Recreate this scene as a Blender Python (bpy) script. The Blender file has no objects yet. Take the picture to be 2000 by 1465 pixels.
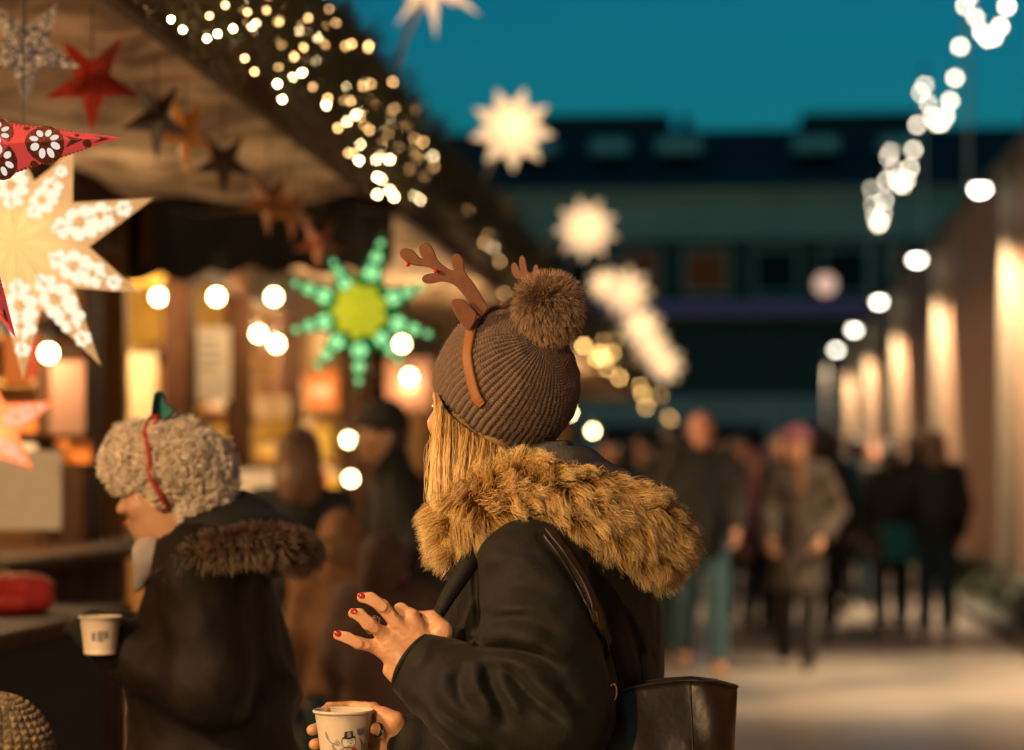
SKY_ELEV = 2.0
SKY_STRENGTH = 0.15
SKY_TINT = (0.06, 0.88, 0.93, 1)
WALL_SPOT = 2500
ADDED_KEY_A = 215
ADDED_KEY_B = 430
import bpy, math, random
import numpy as np
from mathutils import Vector, Matrix
from mathutils.bvhtree import BVHTree

random.seed(7)
RNG = np.random.default_rng(7)
scene = bpy.context.scene
COL = scene.collection

# ------------------------------------------------------------------ camera
F = 85.0 / 36.0 * 2000.0            # focal length in photograph pixels
EYE = 1.4
HOR = 915.0
YAW = math.atan(425.0 / F)          # the camera looks a little left of the alley
cam_data = bpy.data.cameras.new("camera")
cam = bpy.data.objects.new("camera", cam_data)
COL.objects.link(cam)
cam.location = (0, 0, EYE)
cam.rotation_euler = (math.radians(90), 0, YAW)
cam_data.lens = 85
cam_data.sensor_width = 36
cam_data.sensor_fit = 'HORIZONTAL'
cam_data.shift_y = (HOR - 732.5) / 2000.0
cam_data.clip_start = 0.1
cam_data.clip_end = 600
cam_data.dof.use_dof = True
cam_data.dof.focus_distance = 4.16
cam_data.dof.aperture_fstop = 2.15
cam_data.dof.aperture_blades = 0
scene.camera = cam

# ------------------------------------------------------------------ world: dusk sky
world = bpy.data.worlds.new("World")
scene.world = world
world.use_nodes = True
wn = world.node_tree
wn.nodes.clear()
w_out = wn.nodes.new("ShaderNodeOutputWorld")
w_bg = wn.nodes.new("ShaderNodeBackground")
w_sky = wn.nodes.new("ShaderNodeTexSky")
w_sky.sky_type = 'NISHITA'
w_sky.sun_disc = False
w_sky.sun_elevation = math.radians(SKY_ELEV)
w_sky.sun_rotation = math.radians(200)
w_sky.ozone_density = 3.0
w_sky.air_density = 1.0
w_sky.dust_density = 0.6
w_mix = wn.nodes.new("ShaderNodeMix")
w_mix.data_type = 'RGBA'
w_mix.blend_type = 'MULTIPLY'
w_mix.inputs[0].default_value = 1.0
w_mix.inputs[7].default_value = SKY_TINT
wn.links.new(w_sky.outputs[0], w_mix.inputs[6])
wn.links.new(w_mix.outputs[2], w_bg.inputs[0])
w_bg.inputs[1].default_value = SKY_STRENGTH
wn.links.new(w_bg.outputs[0], w_out.inputs[0])

# last daylight: a very weak, very soft sun (it has just set)
sun_d = bpy.data.lights.new("sun", 'SUN')
sun_d.energy = 0.02
sun_d.angle = math.radians(30)
sun_d.color = (0.75, 0.85, 1.0)
sun = bpy.data.objects.new("sun", sun_d)
sun.rotation_euler = (math.radians(80), 0, math.radians(-20))
COL.objects.link(sun)

scene.view_settings.view_transform = 'Standard'
scene.view_settings.look = 'None'
scene.view_settings.exposure = 0.0
scene.view_settings.gamma = 1.0
scene.render.engine = 'CYCLES'
cy = scene.cycles
cy.use_denoising = True
cy.max_bounces = 6
cy.diffuse_bounces = 3
cy.glossy_bounces = 3
cy.transmission_bounces = 4
cy.sample_clamp_indirect = 4.0
cy.caustics_reflective = False
cy.caustics_refractive = False
try:
    scene.cycles_curves.shape = 'RIBBONS'
    scene.cycles_curves.subdivisions = 2
except Exception:
    pass

# ------------------------------------------------------------------ frames
CA, SA = math.cos(YAW), math.sin(YAW)


def P(u, v, D):
    """World point seen at photograph pixel (u, v) at depth D metres."""
    x = (u - 1000.0) / F * D
    return Vector((x * CA - D * SA, x * SA + D * CA, EYE + (HOR - v) / F * D))


def PX(u, v, x):
    """World point on the vertical plane world-x = x that is seen at (u, v)."""
    a = (u - 1000.0) / F
    D = x / (a * CA - SA)
    return P(u, v, D)


class Frame:
    """Local frame of a figure: x right, y away from the camera, z up, origin on the ground at (u0, D0)."""
    def __init__(s, u0, D0):
        s.u0, s.D0 = u0, D0
        s.x0 = (u0 - 1000.0) / F * D0
        p = P(u0, HOR, D0)
        s.loc = Vector((p.x, p.y, 0.0))

    def __call__(s, u, v, y=0.0):
        D = s.D0 + y
        return np.array(((u - 1000.0) / F * D - s.x0, y, EYE + (HOR - v) / F * D))

    def eye(s):
        return Vector((-s.x0, -s.D0, EYE))


# ------------------------------------------------------------------ materials
def mat(name, color, rough=0.6, noise=None, bump=None, metal=0.0, emit=None, sss=0.0, sheen=0.0, spec=0.5, coat=0.0):
    m = bpy.data.materials.new(name)
    m.use_nodes = True
    nt = m.node_tree
    b = nt.nodes["Principled BSDF"]
    b.inputs["Base Color"].default_value = (*color, 1)
    b.inputs["Roughness"].default_value = rough
    b.inputs["Metallic"].default_value = metal
    b.inputs["Specular IOR Level"].default_value = spec
    if coat:
        b.inputs["Coat Weight"].default_value = coat
        b.inputs["Coat Roughness"].default_value = 0.2
    if sss:
        b.inputs["Subsurface Weight"].default_value = sss
        b.inputs["Subsurface Radius"].default_value = (1.0, 0.35, 0.15)
        b.inputs["Subsurface Scale"].default_value = 0.008
    if sheen:
        b.inputs["Sheen Weight"].default_value = sheen
        b.inputs["Sheen Roughness"].default_value = 0.4
    tc = None
    if noise or bump:
        tc = nt.nodes.new("ShaderNodeTexCoord")
    if noise:
        sc_, col2, contrast = noise
        n = nt.nodes.new("ShaderNodeTexNoise")
        n.inputs["Scale"].default_value = sc_
        n.inputs["Detail"].default_value = 5
        nt.links.new(tc.outputs["Object"], n.inputs["Vector"])
        r = nt.nodes.new("ShaderNodeValToRGB")
        r.color_ramp.elements[0].position = 0.5 - contrast
        r.color_ramp.elements[1].position = 0.5 + contrast
        r.color_ramp.elements[0].color = (*color, 1)
        r.color_ramp.elements[1].color = (*col2, 1)
        nt.links.new(n.outputs["Fac"], r.inputs[0])
        nt.links.new(r.outputs[0], b.inputs["Base Color"])
    if bump:
        sc_, st = bump
        n2 = nt.nodes.new("ShaderNodeTexNoise")
        n2.inputs["Scale"].default_value = sc_
        n2.inputs["Detail"].default_value = 6
        nt.links.new(tc.outputs["Object"], n2.inputs["Vector"])
        bp = nt.nodes.new("ShaderNodeBump")
        bp.inputs["Strength"].default_value = st
        bp.inputs["Distance"].default_value = 0.01
        nt.links.new(n2.outputs["Fac"], bp.inputs["Height"])
        nt.links.new(bp.outputs[0], b.inputs["Normal"])
    if emit:
        ec, es = emit
        b.inputs["Emission Color"].default_value = (*ec, 1)
        b.inputs["Emission Strength"].default_value = es
    return m


def emit_mat(name, color, strength):
    m = bpy.data.materials.new(name)
    m.use_nodes = True
    nt = m.node_tree
    nt.nodes.clear()
    o = nt.nodes.new("ShaderNodeOutputMaterial")
    e = nt.nodes.new("ShaderNodeEmission")
    e.inputs[0].default_value = (*color, 1)
    e.inputs[1].default_value = strength
    nt.links.new(e.outputs[0], o.inputs[0])
    return m


def paper_mat(name, color, trans, emit_col, emit_s, noise_scale=60):
    """Thin lantern paper: translucent, with its own lamplight shining through it."""
    m = bpy.data.materials.new(name)
    m.use_nodes = True
    nt = m.node_tree
    nt.nodes.clear()
    o = nt.nodes.new("ShaderNodeOutputMaterial")
    d = nt.nodes.new("ShaderNodeBsdfDiffuse")
    t = nt.nodes.new("ShaderNodeBsdfTranslucent")
    mx = nt.nodes.new("ShaderNodeMixShader")
    mx.inputs[0].default_value = trans
    tc = nt.nodes.new("ShaderNodeTexCoord")
    n = nt.nodes.new("ShaderNodeTexNoise")
    n.inputs["Scale"].default_value = noise_scale
    n.inputs["Detail"].default_value = 4
    nt.links.new(tc.outputs["Object"], n.inputs["Vector"])
    mc = nt.nodes.new("ShaderNodeMix")
    mc.data_type = 'RGBA'
    mc.inputs[6].default_value = (*[c * 0.75 for c in color], 1)
    mc.inputs[7].default_value = (*color, 1)
    nt.links.new(n.outputs["Fac"], mc.inputs[0])
    nt.links.new(mc.outputs[2], d.inputs[0])
    nt.links.new(mc.outputs[2], t.inputs[0])
    nt.links.new(d.outputs[0], mx.inputs[1])
    nt.links.new(t.outputs[0], mx.inputs[2])
    if emit_s > 0:
        e = nt.nodes.new("ShaderNodeEmission")
        e.inputs[0].default_value = (*emit_col, 1)
        e.inputs[1].default_value = emit_s
        ad = nt.nodes.new("ShaderNodeAddShader")
        nt.links.new(mx.outputs[0], ad.inputs[0])
        nt.links.new(e.outputs[0], ad.inputs[1])
        nt.links.new(ad.outputs[0], o.inputs[0])
    else:
        nt.links.new(mx.outputs[0], o.inputs[0])
    return m


def hair_mat(name, root, mid, tip, dark_tip=None, dark_amount=0.0, rough=0.45):
    m = bpy.data.materials.new(name)
    m.use_nodes = True
    nt = m.node_tree
    b = nt.nodes["Principled BSDF"]
    b.inputs["Roughness"].default_value = rough
    b.inputs["Specular IOR Level"].default_value = 0.35
    hi = nt.nodes.new("ShaderNodeHairInfo")
    r = nt.nodes.new("ShaderNodeValToRGB")
    els = r.color_ramp.elements
    els[0].position, els[0].color = 0.0, (*root, 1)
    els[1].position, els[1].color = 1.0, (*tip, 1)
    e = els.new(0.5)
    e.color = (*mid, 1)
    nt.links.new(hi.outputs["Intercept"], r.inputs[0])
    src = r.outputs[0]
    # strand to strand variation
    hv = nt.nodes.new("ShaderNodeHueSaturation")
    mr = nt.nodes.new("ShaderNodeMapRange")
    mr.inputs[3].default_value = 0.65
    mr.inputs[4].default_value = 1.35
    nt.links.new(hi.outputs["Random"], mr.inputs[0])
    nt.links.new(mr.outputs[0], hv.inputs["Value"])
    nt.links.new(src, hv.inputs["Color"])
    src = hv.outputs[0]
    if dark_tip:
        r2 = nt.nodes.new("ShaderNodeValToRGB")
        r2.color_ramp.elements[0].position, r2.color_ramp.elements[0].color = 0.0, (*root, 1)
        r2.color_ramp.elements[1].position, r2.color_ramp.elements[1].color = 0.75, (*dark_tip, 1)
        nt.links.new(hi.outputs["Intercept"], r2.inputs[0])
        lt = nt.nodes.new("ShaderNodeMath")
        lt.operation = 'LESS_THAN'
        lt.inputs[1].default_value = dark_amount
        nt.links.new(hi.outputs["Random"], lt.inputs[0])
        mx = nt.nodes.new("ShaderNodeMix")
        mx.data_type = 'RGBA'
        nt.links.new(lt.outputs[0], mx.inputs[0])
        nt.links.new(src, mx.inputs[6])
        nt.links.new(r2.outputs[0], mx.inputs[7])
        src = mx.outputs[2]
    nt.links.new(src, b.inputs["Base Color"])
    return m


# ------------------------------------------------------------------ object helpers
def tag(o, label=None, cat=None, group=None, kind=None):
    if label: o["label"] = label
    if cat: o["category"] = cat
    if group: o["group"] = group
    if kind: o["kind"] = kind
    return o


def empty(name, loc, label, cat, group=None, rz=0.0):
    o = bpy.data.objects.new(name, None)
    o.empty_display_size = 0.1
    o.location = loc
    o.rotation_euler = (0, 0, rz)
    COL.objects.link(o)
    return tag(o, label, cat, group)


def mesh_data(name, verts, faces, smooth=False):
    me = bpy.data.meshes.new(name)
    me.from_pydata([tuple(map(float, v)) for v in verts], [], [tuple(map(int, f)) for f in faces])
    me.update()
    if smooth:
        me.polygons.foreach_set("use_smooth", np.ones(len(me.polygons), dtype=bool))
    return me


def link(name, me, material=None, parent=None, loc=None):
    o = bpy.data.objects.new(name, me)
    if material is not None and len(me.materials) == 0:
        for m in (material if isinstance(material, (list, tuple)) else [material]):
            me.materials.append(m)
    COL.objects.link(o)
    if parent is not None:
        o.parent = parent
    if loc is not None:
        o.location = loc
    return o


def children(o):
    return [c for c in bpy.data.objects if c.parent is o]


def copy_tree(o, kids, parent=None):
    c = o.copy()
    COL.objects.link(c)
    c.parent = parent
    for ch in kids.get(o.name, []):
        copy_tree(ch, kids, c)
    return c


def kid_map(root):
    out, todo = {}, [root]
    while todo:
        o = todo.pop()
        ks = list(o.children)
        out[o.name] = ks
        todo += ks
    return out


def world_origin(o):
    v = Vector((0, 0, 0))
    while o is not None:
        v = v + o.location
        o = o.parent
    return v


class MB:
    """Collects simple solids; build() links them as one mesh object (coordinates in world, made local to an unrotated parent)."""
    def __init__(s):
        s.v, s.f = [], []

    def add(s, verts, faces):
        n = len(s.v)
        s.v += [tuple(v) for v in verts]
        s.f += [tuple(i + n for i in f) for f in faces]
        return s

    def box(s, lo, hi, bev=0.0):
        x0, y0, z0 = lo
        x1, y1, z1 = hi
        if bev <= 0:
            v = [(x0, y0, z0), (x1, y0, z0), (x1, y1, z0), (x0, y1, z0), (x0, y0, z1), (x1, y0, z1), (x1, y1, z1), (x0, y1, z1)]
            f = [(0, 3, 2, 1), (4, 5, 6, 7), (0, 1, 5, 4), (1, 2, 6, 5), (2, 3, 7, 6), (3, 0, 4, 7)]
            return s.add(v, f)
        b = min(bev, (x1 - x0) / 3, (y1 - y0) / 3, (z1 - z0) / 3)
        v, idx = [], {}
        for a, (X, XI) in enumerate(((x0, x0 + b), (x1, x1 - b))):
            for c, (Y, YI) in enumerate(((y0, y0 + b), (y1, y1 - b))):
                for d, (Z, ZI) in enumerate(((z0, z0 + b), (z1, z1 - b))):
                    for k, p in enumerate(((X, YI, ZI), (XI, Y, ZI), (XI, YI, Z))):
                        idx[(a, c, d, k)] = len(v)
                        v.append(p)
        I = lambda a, c, d, k: idx[(a, c, d, k)]
        f = []
        for a in (0, 1):
            q = [I(a, 0, 0, 0), I(a, 1, 0, 0), I(a, 1, 1, 0), I(a, 0, 1, 0)]
            f.append(q if a else q[::-1])
            q = [I(0, a, 0, 1), I(0, a, 1, 1), I(1, a, 1, 1), I(1, a, 0, 1)]
            f.append(q if a else q[::-1])
            q = [I(0, 0, a, 2), I(1, 0, a, 2), I(1, 1, a, 2), I(0, 1, a, 2)]
            f.append(q if a else q[::-1])
        for a in (0, 1):
            for c in (0, 1):
                f.append((I(a, c, 0, 0), I(a, c, 1, 0), I(a, c, 1, 1), I(a, c, 0, 1)))
                f.append((I(a, 0, c, 0), I(a, 1, c, 0), I(a, 1, c, 2), I(a, 0, c, 2)))
                f.append((I(0, a, c, 1), I(1, a, c, 1), I(1, a, c, 2), I(0, a, c, 2)))
                for d in (0, 1):
                    f.append((I(a, c, d, 0), I(a, c, d, 1), I(a, c, d, 2)))
        return s.add(v, f)

    def tube(s, pts, r, n=8, cap=True):
        pts = [Vector(p) for p in pts]
        rs = r if isinstance(r, (list, tuple, np.ndarray)) else [r] * len(pts)
        rings = []
        ref = None
        v = []
        for i, p in enumerate(pts):
            t = (pts[min(i + 1, len(pts) - 1)] - pts[max(i - 1, 0)])
            t = t.normalized() if t.length > 1e-9 else Vector((0, 0, 1))
            if ref is None:
                ref = Vector((0, 0, 1)) if abs(t.z) < 0.9 else Vector((1, 0, 0))
            a = t.cross(ref)
            a.normalize()
            b = t.cross(a)
            ref = -b if False else ref
            for k in range(n):
                an = 2 * math.pi * k / n
                v.append(p + (a * math.cos(an) + b * math.sin(an)) * float(rs[i]))
        f = []
        for i in range(len(pts) - 1):
            for k in range(n):
                k2 = (k + 1) % n
                f.append((i * n + k, i * n + k2, (i + 1) * n + k2, (i + 1) * n + k))
        if cap:
            f.append(tuple(range(n))[::-1])
            f.append(tuple((len(pts) - 1) * n + k for k in range(n)))
        return s.add(v, f)

    def lathe(s, prof, c=(0, 0, 0), n=24):
        v, f = [], []
        for (r, z) in prof:
            for k in range(n):
                a = 2 * math.pi * k / n
                v.append((c[0] + r * math.cos(a), c[1] + r * math.sin(a), c[2] + z))
        for i in range(len(prof) - 1):
            for k in range(n):
                k2 = (k + 1) % n
                f.append((i * n + k, i * n + k2, (i + 1) * n + k2, (i + 1) * n + k))
        return s.add(v, f)

    def sphere(s, c, r, n=10, m=7, sx=1, sy=1, sz=1):
        v, f = [(c[0], c[1], c[2] - r * sz)], []
        for i in range(1, m):
            ph = -math.pi / 2 + math.pi * i / m
            for k in range(n):
                a = 2 * math.pi * k / n
                v.append((c[0] + r * sx * math.cos(ph) * math.cos(a), c[1] + r * sy * math.cos(ph) * math.sin(a), c[2] + r * sz * math.sin(ph)))
        v.append((c[0], c[1], c[2] + r * sz))
        for k in range(n):
            f.append((0, 1 + (k + 1) % n, 1 + k))
        for i in range(m - 2):
            for k in range(n):
                a, b = 1 + i * n + k, 1 + i * n + (k + 1) % n
                f.append((a, b, b + n, a + n))
        t = len(v) - 1
        for k in range(n):
            f.append((t, 1 + (m - 2) * n + k, 1 + (m - 2) * n + (k + 1) % n))
        return s.add(v, f)

    def build(s, name, material, parent=None, smooth=False, local=False):
        v = np.array(s.v, dtype=float)
        if parent is not None and not local:
            v = v - np.array(world_origin(parent))
        return link(name, mesh_data(name, v, s.f, smooth), material, parent)


def curves_obj(name, pts, rad, material, parent):
    """pts (n,k,3) in the parent's space, rad (k,) or (n,k): hair strands."""
    n, k, _ = pts.shape
    cu = bpy.data.hair_curves.new(name)
    cu.add_curves([k] * n)
    cu.attributes["position"].data.foreach_set("vector", np.ascontiguousarray(pts, dtype=np.float32).ravel())
    ra = cu.attributes.get("radius") or cu.attributes.new("radius", 'FLOAT', 'POINT')
    rr = np.broadcast_to(np.asarray(rad, dtype=np.float32), (n, k))
    ra.data.foreach_set("value", np.ascontiguousarray(rr).ravel())
    cu.materials.append(material)
    o = bpy.data.objects.new(name, cu)
    COL.objects.link(o)
    o.parent = parent
    return o


# ------------------------------------------------------------------ organic solids: distance fields and surface nets
class Sdf:
    def __init__(s, lo, hi, h):
        s.lo = np.array(lo, float)
        s.h = h
        s.n = np.ceil((np.array(hi, float) - s.lo) / h).astype(int) + 1
        s.F = np.full(s.n, 1.0, np.float32)
        s.ax = [(s.lo[i] + h * np.arange(s.n[i])).astype(np.float32) for i in range(3)]

    def _sl(s, lo, hi, m):
        i0 = np.clip(np.floor((np.array(lo) - m - s.lo) / s.h).astype(int), 0, s.n)
        i1 = np.clip(np.ceil((np.array(hi) + m - s.lo) / s.h).astype(int) + 1, 0, s.n)
        if np.any(i1 <= i0):
            return None, None
        sl = tuple(slice(a, b) for a, b in zip(i0, i1))
        return sl, (s.ax[0][sl[0]][:, None, None], s.ax[1][sl[1]][None, :, None], s.ax[2][sl[2]][None, None, :])

    def _mix(s, sl, d, k, op):
        A = s.F[sl]
        if op == 'cut':
            d = -d
            if k > 0:
                hh = np.clip(0.5 - 0.5 * (d - A) / k * -1 * -1, 0, 1)
                hh = np.clip(0.5 + 0.5 * (d - A) / k, 0, 1)
                s.F[sl] = A * (1 - hh) + d * hh + k * hh * (1 - hh)
            else:
                s.F[sl] = np.maximum(A, d)
            return
        if k > 0:
            hh = np.clip(0.5 + 0.5 * (d - A) / k, 0, 1)
            s.F[sl] = d * (1 - hh) + A * hh - k * hh * (1 - hh)
        else:
            s.F[sl] = np.minimum(A, d)

    def cap(s, a, b, ra, rb=None, k=0.02, op='add'):
        rb = ra if rb is None else rb
        a, b = np.array(a, float), np.array(b, float)
        R = max(ra, rb)
        sl, g = s._sl(np.minimum(a, b) - R, np.maximum(a, b) + R, k * 1.2 + 4 * s.h)
        if sl is None:
            return s
        ab = b - a
        L2 = max(float(ab @ ab), 1e-12)
        px, py, pz = (g[i] - a[i] for i in range(3))
        t = np.clip((px * ab[0] + py * ab[1] + pz * ab[2]) / L2, 0, 1)
        d = np.sqrt((px - t * ab[0]) ** 2 + (py - t * ab[1]) ** 2 + (pz - t * ab[2]) ** 2) - (ra + (rb - ra) * t)
        s._mix(sl, d.astype(np.float32), k, op)
        return s

    def chain(s, pts, rs, k=0.02, op='add'):
        for i in range(len(pts) - 1):
            s.cap(pts[i], pts[i + 1], rs[i], rs[i + 1], k, op)
        return s

    def ell(s, c, r, k=0.02, R=None, op='add'):
        c, r = np.array(c, float), np.array(r, float)
        m = float(r.max())
        ext = r if R is None else np.array([m, m, m])
        sl, g = s._sl(c - ext, c + ext, k * 1.2 + 4 * s.h)
        if sl is None:
            return s
        p = [g[i] - c[i] for i in range(3)]
        if R is not None:
            R = np.array(R)
            p = [p[0] * R[0, j] + p[1] * R[1, j] + p[2] * R[2, j] for j in range(3)]
        q = np.sqrt((p[0] / r[0]) ** 2 + (p[1] / r[1]) ** 2 + (p[2] / r[2]) ** 2)
        q2 = np.sqrt((p[0] / r[0] ** 2) ** 2 + (p[1] / r[1] ** 2) ** 2 + (p[2] / r[2] ** 2) ** 2)
        d = q * (q - 1.0) / np.maximum(q2, 1e-6)
        s._mix(sl, d.astype(np.float32), k, op)
        return s

    def cutz(s, z, below=True):
        g = s.ax[2][None, None, :]
        s.F = np.maximum(s.F, (z - g) if below else (g - z)).astype(np.float32)
        return s

    def cutplane(s, c, n, rad):
        """flat cut at c across direction n, only within rad of c"""
        sl, g = s._sl(np.array(c) - rad, np.array(c) + rad, 0)
        p = [g[i] - c[i] for i in range(3)]
        d = p[0] * n[0] + p[1] * n[1] + p[2] * n[2]
        near = (p[0] ** 2 + p[1] ** 2 + p[2] ** 2) < rad * rad
        A = s.F[sl]
        s.F[sl] = np.where(near, np.maximum(A, d), A).astype(np.float32)
        return s

    def disp(s, fn):
        X, Y, Z = s.ax[0][:, None, None], s.ax[1][None, :, None], s.ax[2][None, None, :]
        s.F = (s.F + fn(X, Y, Z)).astype(np.float32)
        return s

    def net(s):
        Fv = s.F
        S = Fv < 0
        nx, ny, nz = Fv.shape
        cnt = np.zeros((nx - 1, ny - 1, nz - 1), np.int8)
        offs = [(i, j, k) for i in (0, 1) for j in (0, 1) for k in (0, 1)]
        for (i, j, k) in offs:
            cnt += S[i:nx - 1 + i, j:ny - 1 + j, k:nz - 1 + k]
        act = (cnt > 0) & (cnt < 8)
        I = np.argwhere(act)
        idx = np.full(act.shape, -1, np.int64)
        idx[act] = np.arange(len(I))
        C = np.stack([Fv[I[:, 0] + i, I[:, 1] + j, I[:, 2] + k] for (i, j, k) in offs], 1)
        acc = np.zeros((len(I), 3))
        num = np.zeros(len(I))
        for a in range(8):
            for ax in range(3):
                o = offs[a]
                if o[ax]:
                    continue
                o2 = list(o)
                o2[ax] = 1
                b = offs.index(tuple(o2))
                fa, fb = C[:, a], C[:, b]
                msk = (fa < 0) != (fb < 0)
                t = np.where(msk, fa / np.where(msk, fa - fb, 1), 0)
                p = np.tile(np.array(o, float), (len(I), 1))
                p[:, ax] = t
                acc += p * msk[:, None]
                num += msk
        V = s.lo + (I + acc / num[:, None]) * s.h
        quads = []
        for ax in range(3):
            b, c = (ax + 1) % 3, (ax + 2) % 3
            sl0 = [slice(None)] * 3
            sl1 = [slice(None)] * 3
            sl0[ax] = slice(0, -1)
            sl1[ax] = slice(1, None)
            e0, e1 = S[tuple(sl0)], S[tuple(sl1)]
            E = np.argwhere(e0 != e1)
            ok = (E[:, b] > 0) & (E[:, c] > 0) & (E[:, b] < Fv.shape[b] - 1) & (E[:, c] < Fv.shape[c] - 1)
            E = E[ok]
            if not len(E):
                continue
            ins = e0[E[:, 0], E[:, 1], E[:, 2]]
            q = []
            for (db, dc) in ((-1, -1), (0, -1), (0, 0), (-1, 0)):
                c_ = E.copy()
                c_[:, b] += db
                c_[:, c] += dc
                q.append(idx[c_[:, 0], c_[:, 1], c_[:, 2]])
            q = np.stack(q, 1)
            q[~ins] = q[~ins][:, ::-1]
            quads.append(q)
        Q = np.concatenate(quads) if quads else np.zeros((0, 4), int)
        return V, Q

    def mesh(s, name, relax=1):
        V, Q = s.net()
        return relax_mesh(V, Q, relax)


def relax_mesh(V, Q, it=1, w=0.5):
    for _ in range(it):
        acc = np.zeros_like(V)
        n = np.zeros(len(V))
        for a in range(4):
            b = (a + 1) % 4
            np.add.at(acc, Q[:, a], V[Q[:, b]])
            np.add.at(acc, Q[:, b], V[Q[:, a]])
            np.add.at(n, Q[:, a], 1)
            np.add.at(n, Q[:, b], 1)
        V = V * (1 - w) + w * acc / np.maximum(n, 1)[:, None]
    return V, Q


def np_mesh(name, V, Q, smooth=True):
    me = bpy.data.meshes.new(name)
    nv, nf, k = len(V), len(Q), Q.shape[1]
    me.vertices.add(nv)
    me.vertices.foreach_set("co", np.ascontiguousarray(V, dtype=np.float32).ravel())
    me.loops.add(nf * k)
    me.loops.foreach_set("vertex_index", np.ascontiguousarray(Q, dtype=np.int32).ravel())
    me.polygons.add(nf)
    me.polygons.foreach_set("loop_start", np.arange(0, nf * k, k, dtype=np.int32))
    me.polygons.foreach_set("use_smooth", np.full(nf, smooth))
    me.update(calc_edges=True)
    me.validate()
    return me


def join_np(parts):
    Vs, Qs, n = [], [], 0
    for V, Q in parts:
        Vs.append(V)
        Qs.append(Q + n)
        n += len(V)
    return np.concatenate(Vs), np.concatenate(Qs)


def wob(X, Y, Z, f, seed=0, oct_=3):
    """cheap smooth noise, about -1..1"""
    r = np.random.default_rng(seed)
    out = 0
    amp, tot = 1.0, 0.0
    for o in range(oct_):
        d = r.normal(size=(3, 3))
        ph = r.uniform(0, 6.28, 3)
        for j in range(3):
            out = out + amp / 3 * np.sin(f * (d[j, 0] * X + d[j, 1] * Y + d[j, 2] * Z) + ph[j] + 1.3 * np.sin(f * 0.7 * (d[(j + 1) % 3, 0] * X + d[(j + 1) % 3, 1] * Y + d[(j + 1) % 3, 2] * Z)))
        tot += amp
        amp *= 0.5
        f *= 2.1
    return out / tot * 1.6


def poly_prism(pts2, y0, y1):
    """Triangle-safe prism of a simple outline given in x,z; y is its thickness."""
    n = len(pts2)
    v = [(p[0], y0, p[1]) for p in pts2] + [(p[0], y1, p[1]) for p in pts2]
    f = [tuple(range(n)), tuple(range(2 * n - 1, n - 1, -1))]
    for i in range(n):
        j = (i + 1) % n
        f.append((i, i + n, j + n, j))
    return v, f


def smooth_path(pts, n):
    """Catmull-Rom through pts, n samples."""
    p = np.array(pts, float)
    p = np.vstack([2 * p[0] - p[1], p, 2 * p[-1] - p[-2]])
    m = len(pts) - 1
    out = []
    for t in np.linspace(0, m, n):
        i = min(int(t), m - 1)
        f = t - i
        a, b, c, d = p[i:i + 4]
        out.append(0.5 * ((2 * b) + (c - a) * f + (2 * a - 5 * b + 4 * c - d) * f * f + (3 * b - a - 3 * c + d) * f ** 3))
    return np.array(out)
# ------------------------------------------------------------------ shared materials
M = {}
M["asphalt"] = mat("wet_paving", (0.15, 0.135, 0.125), 0.3, noise=(0.55, (0.36, 0.31, 0.265), 0.12), bump=(14, 0.25))
M["kerb"] = mat("kerb_stone", (0.05, 0.046, 0.04), 0.7, noise=(5, (0.1, 0.09, 0.08), 0.3), bump=(30, 0.4))
M["brick"] = None
M["render"] = mat("pale_render", (0.22, 0.18, 0.14), 0.85, noise=(3, (0.28, 0.23, 0.18), 0.3), bump=(25, 0.3))
M["steel"] = mat("grey_steel", (0.55, 0.53, 0.54), 0.5)
M["dark_steel"] = mat("dark_steel", (0.03, 0.03, 0.032), 0.5)
M["wood"] = mat("dark_wood", (0.03, 0.012, 0.006), 0.75, noise=(9, (0.055, 0.024, 0.011), 0.25), bump=(40, 0.25), spec=0.15)
M["wood_mid"] = mat("brown_wood", (0.32, 0.17, 0.06), 0.6, noise=(8, (0.45, 0.26, 0.09), 0.25), bump=(40, 0.2))
M["black_cloth"] = mat("black_cloth", (0.008, 0.007, 0.007), 0.9)
M["ochre"] = mat("ochre_paint", (0.55, 0.36, 0.06), 0.6, noise=(7, (0.32, 0.2, 0.04), 0.3))
M["canvas"] = mat("tan_canvas", (0.24, 0.155, 0.095), 0.85, noise=(3.4, (0.72, 0.55, 0.41), 0.085), bump=(9, 1.0))
M["paper"] = mat("white_paper", (0.8, 0.74, 0.66), 0.8, noise=(30, (0.72, 0.66, 0.6), 0.3))
M["cream"] = mat("cream_card", (0.75, 0.62, 0.42), 0.7, noise=(12, (0.6, 0.48, 0.32), 0.3))
M["red"] = mat("red_card", (0.33, 0.016, 0.012), 0.7)
M["yellow"] = mat("yellow_card", (0.5, 0.34, 0.06), 0.7)
M["orange"] = mat("orange_card", (0.7, 0.22, 0.04), 0.6)
M["blue"] = mat("blue_card", (0.1, 0.25, 0.45), 0.6)
M["pink"] = mat("pink_card", (0.2, 0.1, 0.075), 0.8)
M["ink"] = mat("black_ink", (0.02, 0.018, 0.018), 0.6)
M["slate"] = mat("dark_slate", (0.02, 0.018, 0.018), 0.75, noise=(1.5, (0.035, 0.03, 0.03), 0.3))
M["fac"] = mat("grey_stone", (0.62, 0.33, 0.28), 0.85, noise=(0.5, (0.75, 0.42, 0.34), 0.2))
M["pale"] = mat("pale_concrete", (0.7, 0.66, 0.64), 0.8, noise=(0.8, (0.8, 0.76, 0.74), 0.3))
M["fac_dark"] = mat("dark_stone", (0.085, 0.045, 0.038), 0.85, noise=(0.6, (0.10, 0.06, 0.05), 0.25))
M["globe"] = emit_mat("warm_globe", (1.0, 0.78, 0.38), 34)
M["fairy"] = emit_mat("fairy_bulb", (1.0, 0.74, 0.38), 62)
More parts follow.
